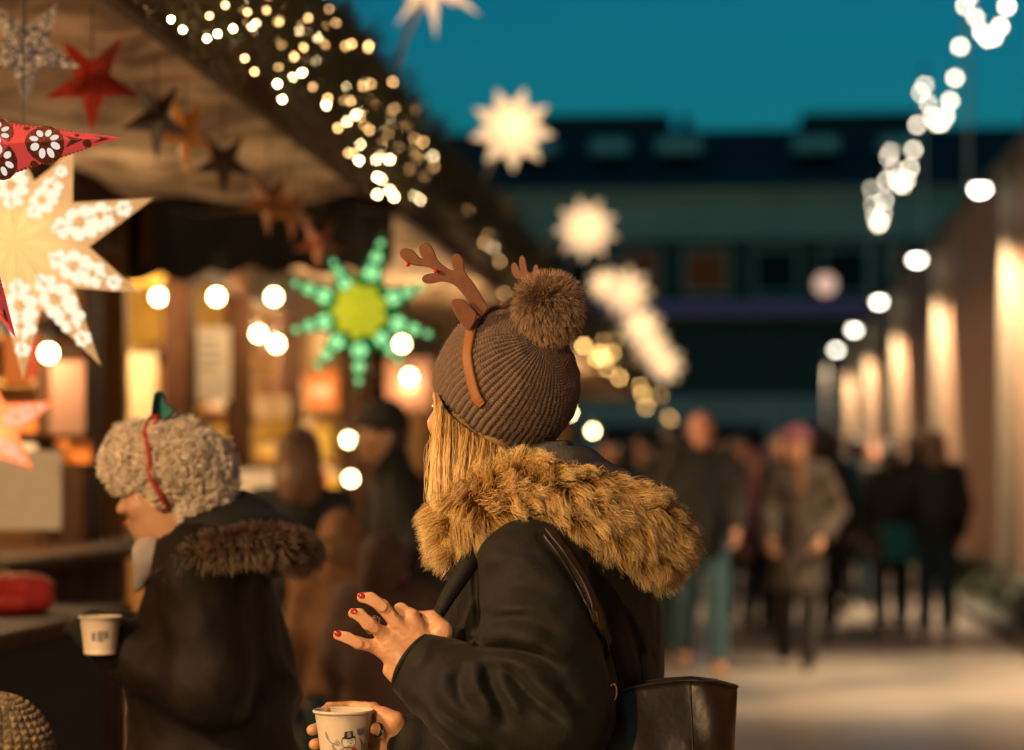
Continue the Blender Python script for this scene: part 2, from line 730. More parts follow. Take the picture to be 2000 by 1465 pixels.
M["fairy_dim"] = emit_mat("dim_fairy_bulb", (1.0, 0.55, 0.2), 20)
M["fairy_far"] = emit_mat("far_fairy_bulb", (1.0, 0.56, 0.17), 19)
M["string"] = emit_mat("string_bulb", (1.0, 0.86, 0.64), 17)
M["wall_lens"] = emit_mat("lamp_lens", (1.0, 0.92, 0.75), 22)
M["purple"] = emit_mat("purple_strip", (0.10, 0.06, 0.22), 0.2)
M["winglow"] = emit_mat("window_glow", (0.32, 0.14, 0.05), 0.07)
M["glass"] = mat("dark_glass", (0.012, 0.012, 0.013), 0.5, spec=0.12)
M["needle"] = mat("fir_needles", (0.02, 0.026, 0.009), 0.6, noise=(14, (0.085, 0.07, 0.02), 0.3))
M["moss"] = mat("moss", (0.012, 0.022, 0.006), 0.9, noise=(6, (0.035, 0.04, 0.014), 0.3))
M["cable"] = mat("black_cable", (0.01, 0.01, 0.01), 0.6)


def brick_mat():
    m = bpy.data.materials.new("brown_brick")
    m.use_nodes = True
    nt = m.node_tree
    b = nt.nodes["Principled BSDF"]
    b.inputs["Roughness"].default_value = 0.85
    tc = nt.nodes.new("ShaderNodeTexCoord")
    sx = nt.nodes.new("ShaderNodeSeparateXYZ")
    cx = nt.nodes.new("ShaderNodeCombineXYZ")
    nt.links.new(tc.outputs["Object"], sx.inputs[0])
    nt.links.new(sx.outputs["Y"], cx.inputs[0])
    nt.links.new(sx.outputs["Z"], cx.inputs[1])
    br = nt.nodes.new("ShaderNodeTexBrick")
    br.inputs["Scale"].default_value = 4.44
    br.inputs["Color1"].default_value = (0.34, 0.17, 0.095, 1)
    br.inputs["Color2"].default_value = (0.22, 0.105, 0.06, 1)
    br.inputs["Mortar"].default_value = (0.36, 0.28, 0.2, 1)
    br.inputs["Mortar Size"].default_value = 0.02
    br.inputs["Row Height"].default_value = 0.333
    br.inputs["Brick Width"].default_value = 1.0
    nt.links.new(cx.outputs[0], br.inputs["Vector"])
    nt.links.new(br.outputs["Color"], b.inputs["Base Color"])
    bp = nt.nodes.new("ShaderNodeBump")
    bp.invert = True
    bp.inputs["Distance"].default_value = 0.008
    nt.links.new(br.outputs["Fac"], bp.inputs["Height"])
    nt.links.new(bp.outputs[0], b.inputs["Normal"])
    return m


M["brick"] = brick_mat()

# ------------------------------------------------------------------ ground
mb = MB()
mb.add([(-160, -60, 0), (160, -60, 0), (160, 260, 0), (-160, 260, 0)], [(0, 1, 2, 3)])
tag(mb.build("ground", M["asphalt"]), kind="structure")

# ------------------------------------------------------------------ right-hand brick wall
WX = 2.86
root = empty("brick_wall", (WX, 20, 0), "long brown brick wall lining the alley, pale pilasters under its lamps", "wall")
mb = MB()
mb.box((WX, -6, 0), (WX + 0.4, 62, 4.55))
mb.build("brickwork", M["brick"], root)
mb = MB()
mb.box((WX - 0.05, -6, 4.55), (WX + 0.45, 62, 4.68), 0.02)
mb.build("coping", M["kerb"], root)
mb = MB()
mb.box((WX - 0.06, -6, 0), (WX - 0.002, 62, 0.35), 0.015)
mb.build("plinth", M["kerb"], root)
LAMP_Y = [0.3, 8.4, 16.5, 24.6, 32.7, 40.8, 48.9, 57.0]
first = None
for i, y in enumerate(LAMP_Y):
    if first is None:
        mb = MB()
        mb.box((WX - 0.15, -0.2, 0.0), (WX - 0.003, 0.2, 4.3), 0.012)
        mb.box((WX - 0.18, -0.23, 4.3), (WX - 0.003, 0.23, 4.4), 0.012)
        first = mb.build("pilaster", M["render"], None)
        first.parent = root
        v = np.array([p.co for p in first.data.vertices]) - np.array((WX, 0, 0))
        first.data.vertices.foreach_set("co", v.astype(np.float32).ravel())
        first.location = (0, y - 20, 0)
    else:
        c = first.copy()
        COL.objects.link(c)
        c.location = (0, y - 20, 0)

# kerb and moss at the wall foot
mb = MB()
mb.box((WX - 0.62, -6, 0), (WX - 0.30, 62, 0.10), 0.02)
tag(mb.build("kerb", M["kerb"]), kind="structure")
vs, fs = [], []
rr = np.random.default_rng(3)
for i in range(15000):
    y = rr.uniform(9, 60)
    z = abs(rr.normal(0, 0.16))
    x = WX - 0.1 - rr.uniform(0, 0.5) * max(0.1, 1 - z * 2)
    a = rr.uniform(0, 6.28)
    L = rr.uniform(0.04, 0.11)
    n = len(vs)
    d = np.array([math.cos(a), math.sin(a), rr.uniform(-0.2, 0.9)]) * L
    e = np.array([-math.sin(a), math.cos(a), rr.uniform(-0.3, 0.3)]) * L * 0.5
    p = np.array([x, y, z + 0.01])
    vs += [p - e, p + d, p + e]
    fs.append((n, n + 1, n + 2))
tag(link("moss", mesh_data("moss", vs, fs), M["moss"]), kind="stuff")

# wall lamps
ORD = ["lamp beside and behind the camera", "lamp", "lamp", "nearest lit", "second", "third", "fourth", "farthest"]
lamp_labels = ["downlight on the brick wall, behind where the view begins", "downlight on the brick wall, first ahead of the viewer but outside the view",
               "downlight on the brick wall, just outside the view", "biggest white downlight on the brick wall, nearest of those in view",
               "second white downlight along the brick wall, beyond the nearest", "third white downlight along the brick wall",
               "fourth white downlight along the brick wall, above the far people", "smallest white downlight at the far end of the brick wall"]
proto = None
for i, y in enumerate(LAMP_Y):
    if i == 0:
        continue
    if proto is None:
        proto = empty("wall_lamp", (WX - 0.15, y, 4.2), lamp_labels[i], "wall lamp", "downlights along the brick wall")
        L = proto
        mb = MB()
        mb.box((-0.02, -0.06, -0.1), (0.0, 0.06, 0.1), 0.005)
        mb.tube([(0, 0, 0.05), (-0.12, -0.12, 0.1), (-0.22, -0.3, 0.08)], 0.014, 8)
        mb.build("bracket", M["dark_steel"], L, local=True)
        mb = MB()
        mb.lathe([(0.0, 0.1), (0.05, 0.1), (0.085, 0.02), (0.09, 0.0), (0.08, 0.0), (0.05, 0.06)], (-0.24, -0.34, -0.02), 18)
        mb.build("shade", M["dark_steel"], L, True, local=True)
        mb = MB()
        mb.sphere((-0.24, -0.34, -0.03), 0.075, 14, 9, sz=0.7)
        mb.build("lens", M["wall_lens"], L, True, local=True)
        ld = bpy.data.lights.new("downlight", 'SPOT')
        ld.energy = WALL_SPOT
        ld.color = (1.0, 0.72, 0.42)
        ld.spot_size = math.radians(86)
        ld.spot_blend = 0.9
        ld.shadow_soft_size = 0.05
        lo = bpy.data.objects.new("downlight", ld)
        COL.objects.link(lo)
        lo.parent = L
        lo.location = (-0.22, -0.42, -0.1)
        lo.rotation_euler = (math.radians(-2), math.radians(6), 0)
        KM = kid_map(proto)
    else:
        c = copy_tree(proto, KM)
        c.location = (WX - 0.15, y, 4.2)
        c["label"] = lamp_labels[i]

# string lights on poles that stand on the wall
POLE_Y = [17.2, 23.6, 30.0, 36.9, 44.6, 50.4]
PT = 7.42
pl = ["steel pole on the brick wall, outside the view", "thin pale steel pole on the brick wall at the edge of the view", "tall thin steel pole on the brick wall, carrying the biggest light swags",
      "third thin steel pole along the brick wall", "fourth thin steel pole along the brick wall", "farthest thin steel pole on the brick wall"]
proto = None
for i, y in enumerate(POLE_Y):
    if proto is None:
        proto = empty("light_pole", (WX + 0.05, y, 4.68), pl[0], "pole", "poles on top of the brick wall")
        mb = MB()
        mb.tube([(0, 0, 0), (0, 0, PT - 4.68)], 0.022, 10)
        mb.build("pole_shaft", M["steel"], proto, True, local=True)
        mb = MB()
        mb.box((-0.07, -0.07, 0), (0.07, 0.07, 0.03), 0.005)
        mb.box((-0.05, -0.05, 0.03), (0.05, 0.05, 0.14), 0.01)
        mb.build("base_plate", M["dark_steel"], proto, local=True)
        mb = MB()
        mb.tube([(0, 0, PT - 4.72), (0.0, 0, PT - 4.62)], 0.032, 10)
        mb.build("cap", M["dark_steel"], proto, local=True)
        KM = kid_map(proto)
    else:
        c = copy_tree(proto, KM)
        c.location = (WX + 0.05, y, 4.68)
        c["label"] = pl[i]
sb = MB()
sb.sphere((0, 0, 0), 0.034, 10, 8)
bulb_me = mesh_data("string_bulb", sb.v, sb.f, True)
bulb_me.materials.append(M["string"])
sl = ["swag of white bulbs outside the view", "highest swag of white bulbs, cut off by the top of the picture", "long dipping swag of white bulbs above the nearest wall lamp",
      "middle swag of white bulbs over the far end of the wall", "smallest and lowest swag of white bulbs at the far poles"]
for i in range(len(POLE_Y) - 1):
    a, b = POLE_Y[i], POLE_Y[i + 1]
    r = empty("string_lights", (WX + 0.05, a, PT), sl[i], "string lights", "swags of bulbs between the wall poles")
    sag = 1.2 if i else 1.1
    pts = []
    for t in np.linspace(0, 1, 25):
        pts.append((0, (b - a) * t, -sag * 4 * t * (1 - t)))
    MB().tube(pts, 0.008, 5).build("cable", M["cable"], r, local=True)
    nb = 10
    for k in range(nb):
        t = (k + 0.5) / nb
        link("bulb", bulb_me, None, r, (0.0, (b - a) * t, -sag * 4 * t * (1 - t) - 0.06))

# ------------------------------------------------------------------ far building across the end of the alley
BY = 68.0
root = empty("far_building", (0, BY, 0), "dark long building closing the end of the alley under the teal sky", "building")


def zpx(v, D=BY / 0.999):
    return EYE + (HOR - v) / F * D


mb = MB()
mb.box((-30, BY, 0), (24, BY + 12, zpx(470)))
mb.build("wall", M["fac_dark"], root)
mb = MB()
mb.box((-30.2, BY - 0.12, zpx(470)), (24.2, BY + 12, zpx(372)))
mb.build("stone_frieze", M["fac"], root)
mb = MB()
for k in range(4):
    z0 = zpx(372) - 0.004 + 0.0
    mb.box((-30.4, BY - 0.35 - 0.0 * k, zpx(384)), (24.4, BY - 0.12, zpx(372)))
    break
mb.build("cornice", M["fac"], root)
mb = MB()
mb.add([(-30.5, BY - 0.4, zpx(371)), (24.5, BY - 0.4, zpx(371)), (24.5, BY + 4, zpx(251, 71.5)), (-30.5, BY + 4, zpx(251, 71.5)),
        (-30.5, BY + 12.2, zpx(371)), (24.5, BY + 12.2, zpx(371))],
       [(0, 1, 2, 3), (3, 2, 5, 4), (0, 3, 4), (1, 5, 2), (0, 4, 5, 1)])
mb.build("roof", M["slate"], root)
for (u0, u1, vt, dd) in ((1045, 1312, 236, 74), (1560, 1830, 238, 74), (1330, 1350, 240, 74)):
    mb = MB()
    p0, p1 = P(u0, vt, dd), P(u1, vt, dd)
    mb.box((p0.x, BY + 4.5, zpx(300)), (p1.x, BY + 7.5, p0.z), 0.05)
    mb.build("rooftop_block", M["slate"], root)
for (u0, u1) in ((1150, 1225), (1280, 1370), (1550, 1640), (1010, 1080), (1720, 1790)):
    mb = MB()
    p0, p1 = P(u0, 290, BY), P(u1, 262, BY)
    mb.box((p0.x, BY + 0.9, p0.z), (p1.x, BY + 3.0, p1.z), 0.04)
    mb.build("skylight", M["steel"], root)
# storeys of windows
for row, (vt, vb, lit) in enumerate(((492, 572, 1),)):
    for k in range(-5, 6):
        uc = 1400 + k * 135 - 20
        p0, p1 = P(uc - 40, vb, BY), P(uc + 40, vt, BY)
        w = empty  # noqa
        mbf = MB()
        x0, x1, z0, z1 = p0.x, p1.x, p0.z, p1.z
        fr = 0.08
        mbf.box((x0 - fr, BY - 0.10, z0 - fr), (x0, BY - 0.003, z1 + fr))
        mbf.box((x1, BY - 0.10, z0 - fr), (x1 + fr, BY - 0.003, z1 + fr))
        mbf.box((x0, BY - 0.10, z1), (x1, BY - 0.003, z1 + fr))
        mbf.box((x0, BY - 0.14, z0 - fr), (x1, BY - 0.003, z0))
        wf = mbf.build("window", M["fac"], root)
        glow = lit and k in (-1, 0, 3, -4)
        mbp = MB()
        mbp.box((x0, BY - 0.05, z0), (x1, BY - 0.004, z1))
        pane = mbp.build("pane", M["winglow"] if glow else M["glass"], None)
        vv = np.array([q.co for q in pane.data.vertices]) - np.array(root.location)
        pane.data.vertices.foreach_set("co", vv.astype(np.float32).ravel())
        pane.parent = wf
mb = MB()
mb.box((-30, BY - 0.6, zpx(622)), (24, BY - 0.004, zpx(592)), 0.03)
mb.build("awning_board", M["fac"], root)
mb = MB()
mb.box((-14, BY - 0.66, zpx(616)), (18, BY - 0.603, zpx(598)))
mb.build("light_strip", M["purple"], root)
mb = MB()
mb.box((-30, BY - 0.5, 0), (24, BY - 0.005, zpx(775)), 0.03)
mb.build("shopfront", M["fac"], root)
mb = MB()
for k in range(12):
    x = -14 + k * 2.6
    mb = MB()
    mb.box((x, BY - 0.56, 0.4), (x + 2.0, BY - 0.505, 2.6))
    mb.build("shop_window", M["glass"], root)

# globe street lamp near the far end
p = P(1612, 555, 56)
root = empty("street_lamp", (p.x, p.y, 0), "single round pinkish street lamp on a thin dark post at the alley end", "street lamp")
MB().tube([(0, 0, 0), (0, 0, 1.0), (0, 0, p.z - 0.2)], [0.08, 0.05, 0.04], 10).build("post", M["dark_steel"], root, True, local=True)
mb = MB()
mb.sphere((0, 0, p.z), 0.24, 14, 10)
mb.build("lamp_globe", emit_mat("street_globe", (1.0, 0.62, 0.48), 0.9), root, True, local=True)
MB().lathe([(0.1, 0), (0.12, 0.05), (0.05, 0.1), (0.0, 0.12)], (0, 0, p.z + 0.2), 12).build("finial", M["dark_steel"], root, True, local=True)

# ------------------------------------------------------------------ stalls on the left
FX = -1.54        # outer edge of the canopies
NX = -2.70        # stall fronts
BX = -4.9         # back walls
CZ = 2.62         # canopy height
FT = 3.02         # top of the fascia


def canopy_sheet(y0, y1, seed, z=CZ):
    nx, ny = 14, max(12, int((y1 - y0) * 8))
    rr = np.random.default_rng(seed)
    v, f = [], []
    for j in range(ny + 1):
        for i in range(nx + 1):
            a, b = i / nx, j / ny
            x = FX - 0.02 + (NX + 0.04 - FX) * a
            y = y0 + (y1 - y0) * b
            bay = (y - y0) % 1.6 / 1.6
            dz = -0.05 * math.sin(math.pi * a) * math.sin(math.pi * bay) + 0.012 * math.sin(9 * a + 3 * y + seed) + 0.01 * math.sin(17 * a - 5.3 * y)
            v.append((x, y, z + dz))
    for j in range(ny):
        for i in range(nx):
            q = j * (nx + 1) + i
            f.append((q, q + nx + 1, q + nx + 2, q + 1))
    return v, f


def stall(y0, y1, label, posts, seed, near=False):
    r = empty("market_stall", (NX, (y0 + y1) / 2, 0), label, "market stall", "wooden market stalls along the alley")
    off = np.array(r.location)
    v, f = canopy_sheet(y0, y1, seed)
    link("canopy", mesh_data("canopy", np.array(v) - off, f, True), M["canvas"], r)
    MB().box((FX - 0.06, y0, CZ - 0.03), (FX, y1, FT), 0.01).build("fascia_board", M["wood"], r)
    mb = MB()
    rz = FT + 0.02
    mb.add([(FX + 0.02, y0 - 0.05, rz), (FX + 0.02, y1 + 0.05, rz), (-3.3, y1 + 0.05, rz + 0.85), (-3.3, y0 - 0.05, rz + 0.85),
            (BX - 0.2, y1 + 0.05, rz), (BX - 0.2, y0 - 0.05, rz),
            (FX + 0.02, y0 - 0.05, rz + 0.04), (FX + 0.02, y1 + 0.05, rz + 0.04), (-3.3, y1 + 0.05, rz + 0.9), (-3.3, y0 - 0.05, rz + 0.9),
            (BX - 0.2, y1 + 0.05, rz + 0.04), (BX - 0.2, y0 - 0.05, rz + 0.04)],
           [(0, 1, 2, 3), (3, 2, 4, 5), (6, 9, 8, 7), (9, 11, 10, 8), (0, 6, 7, 1), (5, 4, 10, 11), (0, 3, 9, 6), (3, 5, 11, 9), (1, 7, 8, 2), (2, 8, 10, 4)])
    mb.build("roof", M["wood"], r)
    MB().box((NX - 0.1, y0, 2.36), (NX, y1, CZ + 0.35), 0.01).build("header_beam", M["wood"], r)
    MB().box((BX - 0.1, y0, 0), (BX, y1, rz)).build("back_wall", M["wood_mid"], r)
    MB().box((BX, y0, 2.85), (NX - 0.1, y1, 2.9)).build("ceiling", M["wood_mid"], r)
    MB().box((BX, y1 - 0.08, 0), (NX - 0.13, y1, 2.85)).build("end_wall", M["wood_mid"], r)
    MB().box((BX, y0, 0), (NX - 0.13, y0 + 0.08, 2.85)).build("end_wall", M["wood_mid"], r)
    for (py, w) in posts:
        MB().box((NX - 0.12, py - w / 2, 0), (NX + 0.02, py + w / 2, 2.359), 0.012).build("post", M["wood"], r)
    # counter: top and upright boards
    MB().box((NX - 0.35, y0 + 0.1, 1.04), (NX + 0.30, y1 - 0.1, 1.09), 0.01).build("counter_top", M["wood"], r)
    n = int((y1 - y0 - 0.3) / 0.2)
    pm = MB().box((0.045, 0.004, 0.05), (0.075, 0.19, 1.035), 0.004)
    pme = mesh_data("plank", pm.v, pm.f)
    pme.materials.append(M["wood"])
    for k in range(n):
        link("plank", pme, None, r, (0.0 + (k % 3) * 0.003, y0 + 0.15 + k * 0.2 - off[1], 0))
    return r


S1 = stall(-5.0, 10.6, "nearest market stall, tan canvas canopy hung with paper stars", [(-1.0, 0.16), (2.5, 0.16), (6.4, 0.16), (10.05, 0.30)], 1, True)
S2 = stall(11.15, 18.0, "second market stall, warm lit front with globe bulbs behind the green star", [(11.95, 0.16), (13.4, 0.09), (15.0, 0.13), (17.7, 0.2)], 2)
S3 = stall(18.6, 26.0, "third market stall, half hidden by the woman's knit hat", [(18.9, 0.16), (22.2, 0.16), (25.7, 0.16)], 3)
S4 = stall(26.6, 34.0, "fourth market stall, blurred behind the pom-pom hat", [(26.9, 0.16), (30.2, 0.16), (33.7, 0.16)], 4)
S5 = stall(34.6, 42.0, "farthest market stall in the row, glowing garlands on its edge", [(34.9, 0.16), (38.2, 0.16), (41.7, 0.16)], 5)

# extra fittings of the second stall: valance, ochre panels, window bars, shelves
mb = MB()
n = 40
v, f = [], []
for i in range(n + 1):
    x = FX - 0.03 + (NX - 0.4 - FX) * i / n
    zb = 2.36 - 0.05 * abs(math.sin(i * 0.55)) - (0.03 if i > 22 else 0)
    for dy in (0, 0.02):
        yy = 11.2 + dy + 0.015 * math.sin(i * 0.9)
        v += [(x, yy, zb), (x, yy, CZ + 0.03)]
for i in range(n):
    q = i * 4
    f += [(q, q + 1, q + 5, q + 4), (q + 2, q + 6, q + 7, q + 3), (q, q + 4, q + 6, q + 2)]
mb.add(v, f)
mb.build("valance", M["black_cloth"], S2, True)
MB().box((-3.55, 13.7, 2.12), (NX - 0.14, 13.76, 2.6), 0.01).build("ochre_panel", M["ochre"], S2)
MB().box((-3.6, 14.1, 2.02), (NX - 0.14, 14.2, 2.10), 0.01).build("cross_beam", M["wood"], S2)
MB().box((-3.62, 13.9, 1.1), (-3.52, 14.0, 2.85), 0.01).build("inner_post", M["wood"], S2)
for zz in (1.09, 1.45, 1.81, 2.17):
    MB().box((BX + 0.02, 17.45, zz), (NX - 0.14, 17.9, zz + 0.03)).build("shelf", M["wood_mid"], S2)
for zz in (1.35, 1.75, 2.12):
    MB().box((BX + 0.02, 10.05, zz), (NX - 0.16, 10.5, zz + 0.03)).build("shelf", M["wood_mid"], S1)
for zz in (1.95,):
    MB().box((NX - 0.09, 8.2, zz), (NX - 0.03, 9.9, zz + 0.05)).build("window_bar", M["wood"], S1)
MB().box((NX - 0.09, 9.55, 1.09), (NX - 0.03, 9.6, 2.36)).build("window_bar", M["wood"], S1)
MB().box((NX - 0.09, 8.9, 1.5), (NX - 0.03, 9.549, 1.54)).build("window_bar", M["wood"], S1)
# display table of the first stall, towards the alley
MB().box((-2.39, 5.2, 0.92), (-1.9, 7.6, 0.965), 0.008).build("display_shelf", M["wood"], S1)
MB().box((-2.36, 5.3, 0.0), (-1.97, 7.5, 0.915), 0.01).build("display_front", M["black_cloth"], S1)

# interiors are lit by globe bulbs
gm = MB()
gm.sphere((0, 0, 0), 0.031, 14, 10)
globe_me = mesh_data("globe", gm.v, gm.f, True)
globe_me.materials.append(M["globe"])
sm = MB()
sm.tube([(0, 0, 0.04), (0, 0, 0.09)], 0.018, 8)
sock_me = mesh_data("socket", sm.v, sm.f)
sock_me.materials.append(M["dark_steel"])
# warm point light for the bulbs and lanterns, added ones too
def bulb_light(loc, watt, col=(1.0, 0.64, 0.29), size=0.06, parent=None):
    ld = bpy.data.lights.new("bulb_light", 'POINT')
    ld.energy = watt
    ld.color = col
    ld.shadow_soft_size = size
    o = bpy.data.objects.new("bulb_light", ld)
    COL.objects.link(o)
    o.location = loc
    if parent is not None:
        o.parent = parent
    return o


GL = [(310, 580, 12.6, "globe bulb left of the dark post, in the second stall"), (423, 580, 11.9, "globe bulb right of the dark post, above the white notice"),
      (535, 580, 13.3, "globe bulb left of the green star's upper arms"), (540, 672, 14.6, "globe bulb below another, left of the green star"),
      (785, 672, 15.8, "globe bulb right of the green star, between its arms"), (800, 736, 17.0, "globe bulb below the green star, near the black cap"),
      (681, 859, 17.3, "small globe bulb low down, above the red and yellow packets"), (685, 935, 17.2, "lowest globe bulb, among red and yellow packets"),
      (1158, 842, 29.0, "far round bulb right of the knit hat"), (1112, 806, 27.0, "far yellow bulb at the edge of the knit hat"),
      (505, 652, 14.9, "small dim orange bulb left of the green star"),
      (120, 520, 9.4, "globe bulb behind the big cream star"), (95, 690, 9.6, "globe bulb behind the cream star's lower arms")]
for (u, v_, D, lab) in GL:
    p = P(u, v_, D)
    g = empty("globe_lamp", p, lab, "hanging bulb", "bulbs hanging in the stalls")
    link("globe", globe_me, None, g)
    link("socket", sock_me, None, g)
    gw = {310: 13, 423: 8, 535: 30, 785: 48, 800: 9, 1158: 60, 1112: 60, 540: 25, 120: 8, 95: 6}.get(u, 0)
    if gw:
        bulb_light((0, -0.03, -0.05), gw, parent=g)
    top = CZ if p.x > NX else 2.85
    if p.z < top - 0.1:
        MB().tube([(0, 0, 0.08), (0, 0, top - p.z)], 0.004, 5).build("cord", M["cable"], g, local=True)


# pendant lamps: dish shades inside each stall; bare bulbs added out of view light the woman and canopy
pend = None
PEND = [(-3.3, 14.9, 2.3, 340, "pendant lamp hanging inside the second stall"), (-3.15, 11.55, 2.32, 80, "pendant lamp added for light near the front end of the second stall"),  # the front-end lamp is added to light the hanging papers
        (-3.4, 8.9, 2.3, 190, "pendant lamp hanging inside the first stall"), (-3.4, 22.0, 2.3, 210, "pendant lamp inside the third stall"),
        (-3.4, 30.0, 2.3, 210, "pendant lamp inside the fourth stall"), (-3.4, 38.0, 2.3, 210, "pendant lamp inside the farthest stall"),
        (-2.1, 3.0, 2.28, ADDED_KEY_A, "unseen pendant lamp added under the near canopy to light it and the woman"), (-1.75, 0.4, 2.25, ADDED_KEY_B, "unseen pendant lamp added beside the viewer to light the woman"),]
for (x, y, z, w, lab) in PEND:
    g = empty("pendant_lamp", (x, y, z), lab, "pendant lamp", "pendant lamps in the stalls")
    mb = MB()
    mb.lathe([(0.02, 0.14), (0.05, 0.12), (0.13, 0.03), (0.16, 0.0), (0.155, -0.002), (0.12, 0.028), (0.045, 0.11)], n=20)
    if x < NX:
        mb.build("shade", M["dark_steel"], g, True, local=True)
    else:
        MB().tube([(0, 0, 0.06), (0, 0, 0.14)], 0.02, 10).build("holder", M["dark_steel"], g, True, local=True)
    MB().sphere((0, 0, 0.03), 0.04, 12, 8).build("bulb", M["globe"], g, True, local=True)
    MB().tube([(0, 0, 0.13), (0, 0, (CZ if x > NX else 2.85) - z)], 0.005, 5).build("cord", M["cable"], g, local=True)
    bulb_light((0, 0, -0.06), w, parent=g)
# ------------------------------------------------------------------ paper stars
def star_shell(angles, R, rv, d):
    """Folded paper star: ridge along every arm, crease at every valley; faces -y and +y."""
    n = len(angles)
    Rs = R if isinstance(R, (list, tuple)) else [R] * n
    ang = [math.radians(a) for a in angles]
    v = [(0, -d, 0), (0, d, 0)]
    for i in range(n):
        v.append((Rs[i] * math.cos(ang[i]), 0, Rs[i] * math.sin(ang[i])))
    for i in range(n):
        a0, a1 = ang[i], ang[(i + 1) % n]
        while a1 > a0:
            a1 -= 2 * math.pi
        am = (a0 + a1) / 2
        v.append((rv * math.cos(am), 0, rv * math.sin(am)))
    f = []
    for i in range(n):
        t, w, w0 = 2 + i, 2 + n + i, 2 + n + (i - 1) % n
        f += [(0, t, w), (0, w0, t), (1, w, t), (1, t, w0)]
    return v, f


def arm_surface(angle, R, rv, half, d, s, o):
    """Point on the front of one arm: s along the arm (m), o across it."""
    tip = np.array([R, 0.0])
    hf = half if not isinstance(half, tuple) else (half[0] if o < 0 else half[1])
    val = np.array([rv * math.cos(hf), rv * math.sin(hf)])
    p = np.array([s, abs(o)])
    A = np.array([[tip[0], val[0]], [tip[1], val[1]]])
    w = np.linalg.solve(A, p)
    c = 1 - w.sum()
    y = -d * c
    ca, sa = math.cos(angle), math.sin(angle)
    return np.array([s * ca - o * sa, y, s * sa + o * ca])


def arm_shape(mb, angle, R, rv, half, d, pts, lift, both=True):
    """Flat paper cut-out following the arm's facets."""
    q = [arm_surface(angle, R, rv, half, d, s, o) for s, o in pts]
    c = arm_surface(angle, R, rv, half, d, sum(p[0] for p in pts) / len(pts), sum(p[1] for p in pts) / len(pts))
    for sgn in ((1, -1) if both else (1,)):
        vs = [(p[0], (p[1] - lift) * sgn, p[2]) for p in [c] + q]
        n = len(q)
        mb.add(vs, [(0, 1 + i, 1 + (i + 1) % n) if sgn > 0 else (0, 1 + (i + 1) % n, 1 + i) for i in range(n)])


def disc(s, o, r, n=10, el=1.0, rot=0.0):
    out = []
    for k in range(n):
        a = 2 * math.pi * k / n
        x, y = r * el * math.cos(a), r * math.sin(a)
        out.append((s + x * math.cos(rot) - y * math.sin(rot), o + x * math.sin(rot) + y * math.cos(rot)))
    return out


def hang_cord(root, z0, z1):
    MB().tube([(0, 0, z0), (0, 0, z1 - root.location.z)], 0.0025, 5).build("cord", M["cable"], root, local=True)


PAPER = {
    "cream": paper_mat("cream_lantern_paper", (0.62, 0.46, 0.28), 0.6, (1.0, 0.62, 0.30), 0.30),
    "cream_far": paper_mat("cream_far_paper", (0.86, 0.68, 0.45), 0.6, (1.0, 0.74, 0.47), 0.55),
    "green": paper_mat("green_lantern_paper", (0.02, 0.22, 0.09), 0.5, (0.02, 0.32, 0.07), 0.15),
    "orange": paper_mat("orange_lantern_paper", (0.85, 0.3, 0.12), 0.5, (1.0, 0.30, 0.11), 0.6),
    "pinkred": paper_mat("pink_red_paper", (0.6, 0.085, 0.085), 0.45, (0.9, 0.12, 0.115), 0.27, 140),
}
CUT = {
    "cream": emit_mat("cream_cutout_paper", (1.0, 0.86, 0.62), 1.15),
    "green": emit_mat("mint_cutout_paper", (0.42, 1.0, 0.40), 1.3),
    "orange": emit_mat("orange_cutout_paper", (1.0, 0.55, 0.33), 1.0),
    "white": emit_mat("petal_cutout_paper", (1.0, 0.86, 0.72), 0.85),
}
M["embroid"] = mat("dark_embroidery", (0.05, 0.012, 0.008), 0.6, noise=(220, (0.22, 0.05, 0.02), 0.12))
M["olive"] = paper_mat("olive_boss", (0.62, 0.6, 0.05), 0.7, (0.66, 0.58, 0.03), 0.62)


def lit_star(u, v, D, angles, Rpx, rvf, paper, cut, label, watt, cord_top=None, petals=True, group="lit paper star lanterns", rz=0.0, bulb_col=(1.0, 0.75, 0.42)):
    loc = P(u, v, D)
    Rs = [r * D / F for r in (Rpx if isinstance(Rpx, (list, tuple)) else [Rpx] * len(angles))]
    R = sum(Rs) / len(Rs)
    rv = R * rvf
    d = R * 0.34
    root = empty("star_lantern", loc, label, "star lantern", group, YAW + rz)
    vs, fs = star_shell(angles, Rs, rv, d)
    link("paper_shell", mesh_data("paper_shell", vs, fs), PAPER[paper], root)
    half = math.pi / len(angles)
    if petals:
        mb = MB()
        na = len(angles)
        for ia, (a, Ri) in enumerate(zip(angles, Rs)):
            gap = lambda p, q: ((angles[p % na] - angles[q % na]) % 360) * math.pi / 360
            hv = (gap(ia, ia + 1) * 0.999, gap(ia - 1, ia) * 0.999)
            a = math.radians(a)
            args = (a, Ri, rv, hv, d)
            for (fs_, ring, pr, npet) in ((0.775, 0.037, 0.025, 6), (0.60, 0.068, 0.042, 6), (0.46, 0.085, 0.048, 6), (0.34, 0.05, 0.034, 5)) if paper != "green" else ((0.84, 0.016, 0.024, 4), (0.67, 0.03, 0.036, 5), (0.47, 0.045, 0.05, 5)):
                for k in range(npet):
                    an = 2 * math.pi * k / npet + fs_ * 9
                    arm_shape(mb, *args, disc(Ri * (fs_ + ring * math.cos(an)), Ri * ring * math.sin(an), Ri * pr, 9), 0.0012)
        o = mb.build("cut_out", CUT[cut], root, local=True)
        o["kind"] = "stuff"
    if cord_top is not None:
        hang_cord(root, Rs[0] * 0.5, cord_top)
    if watt:
        bulb_light((0, 0, 0), watt, bulb_col, 0.02, root)
    return root, R, rv, half, d


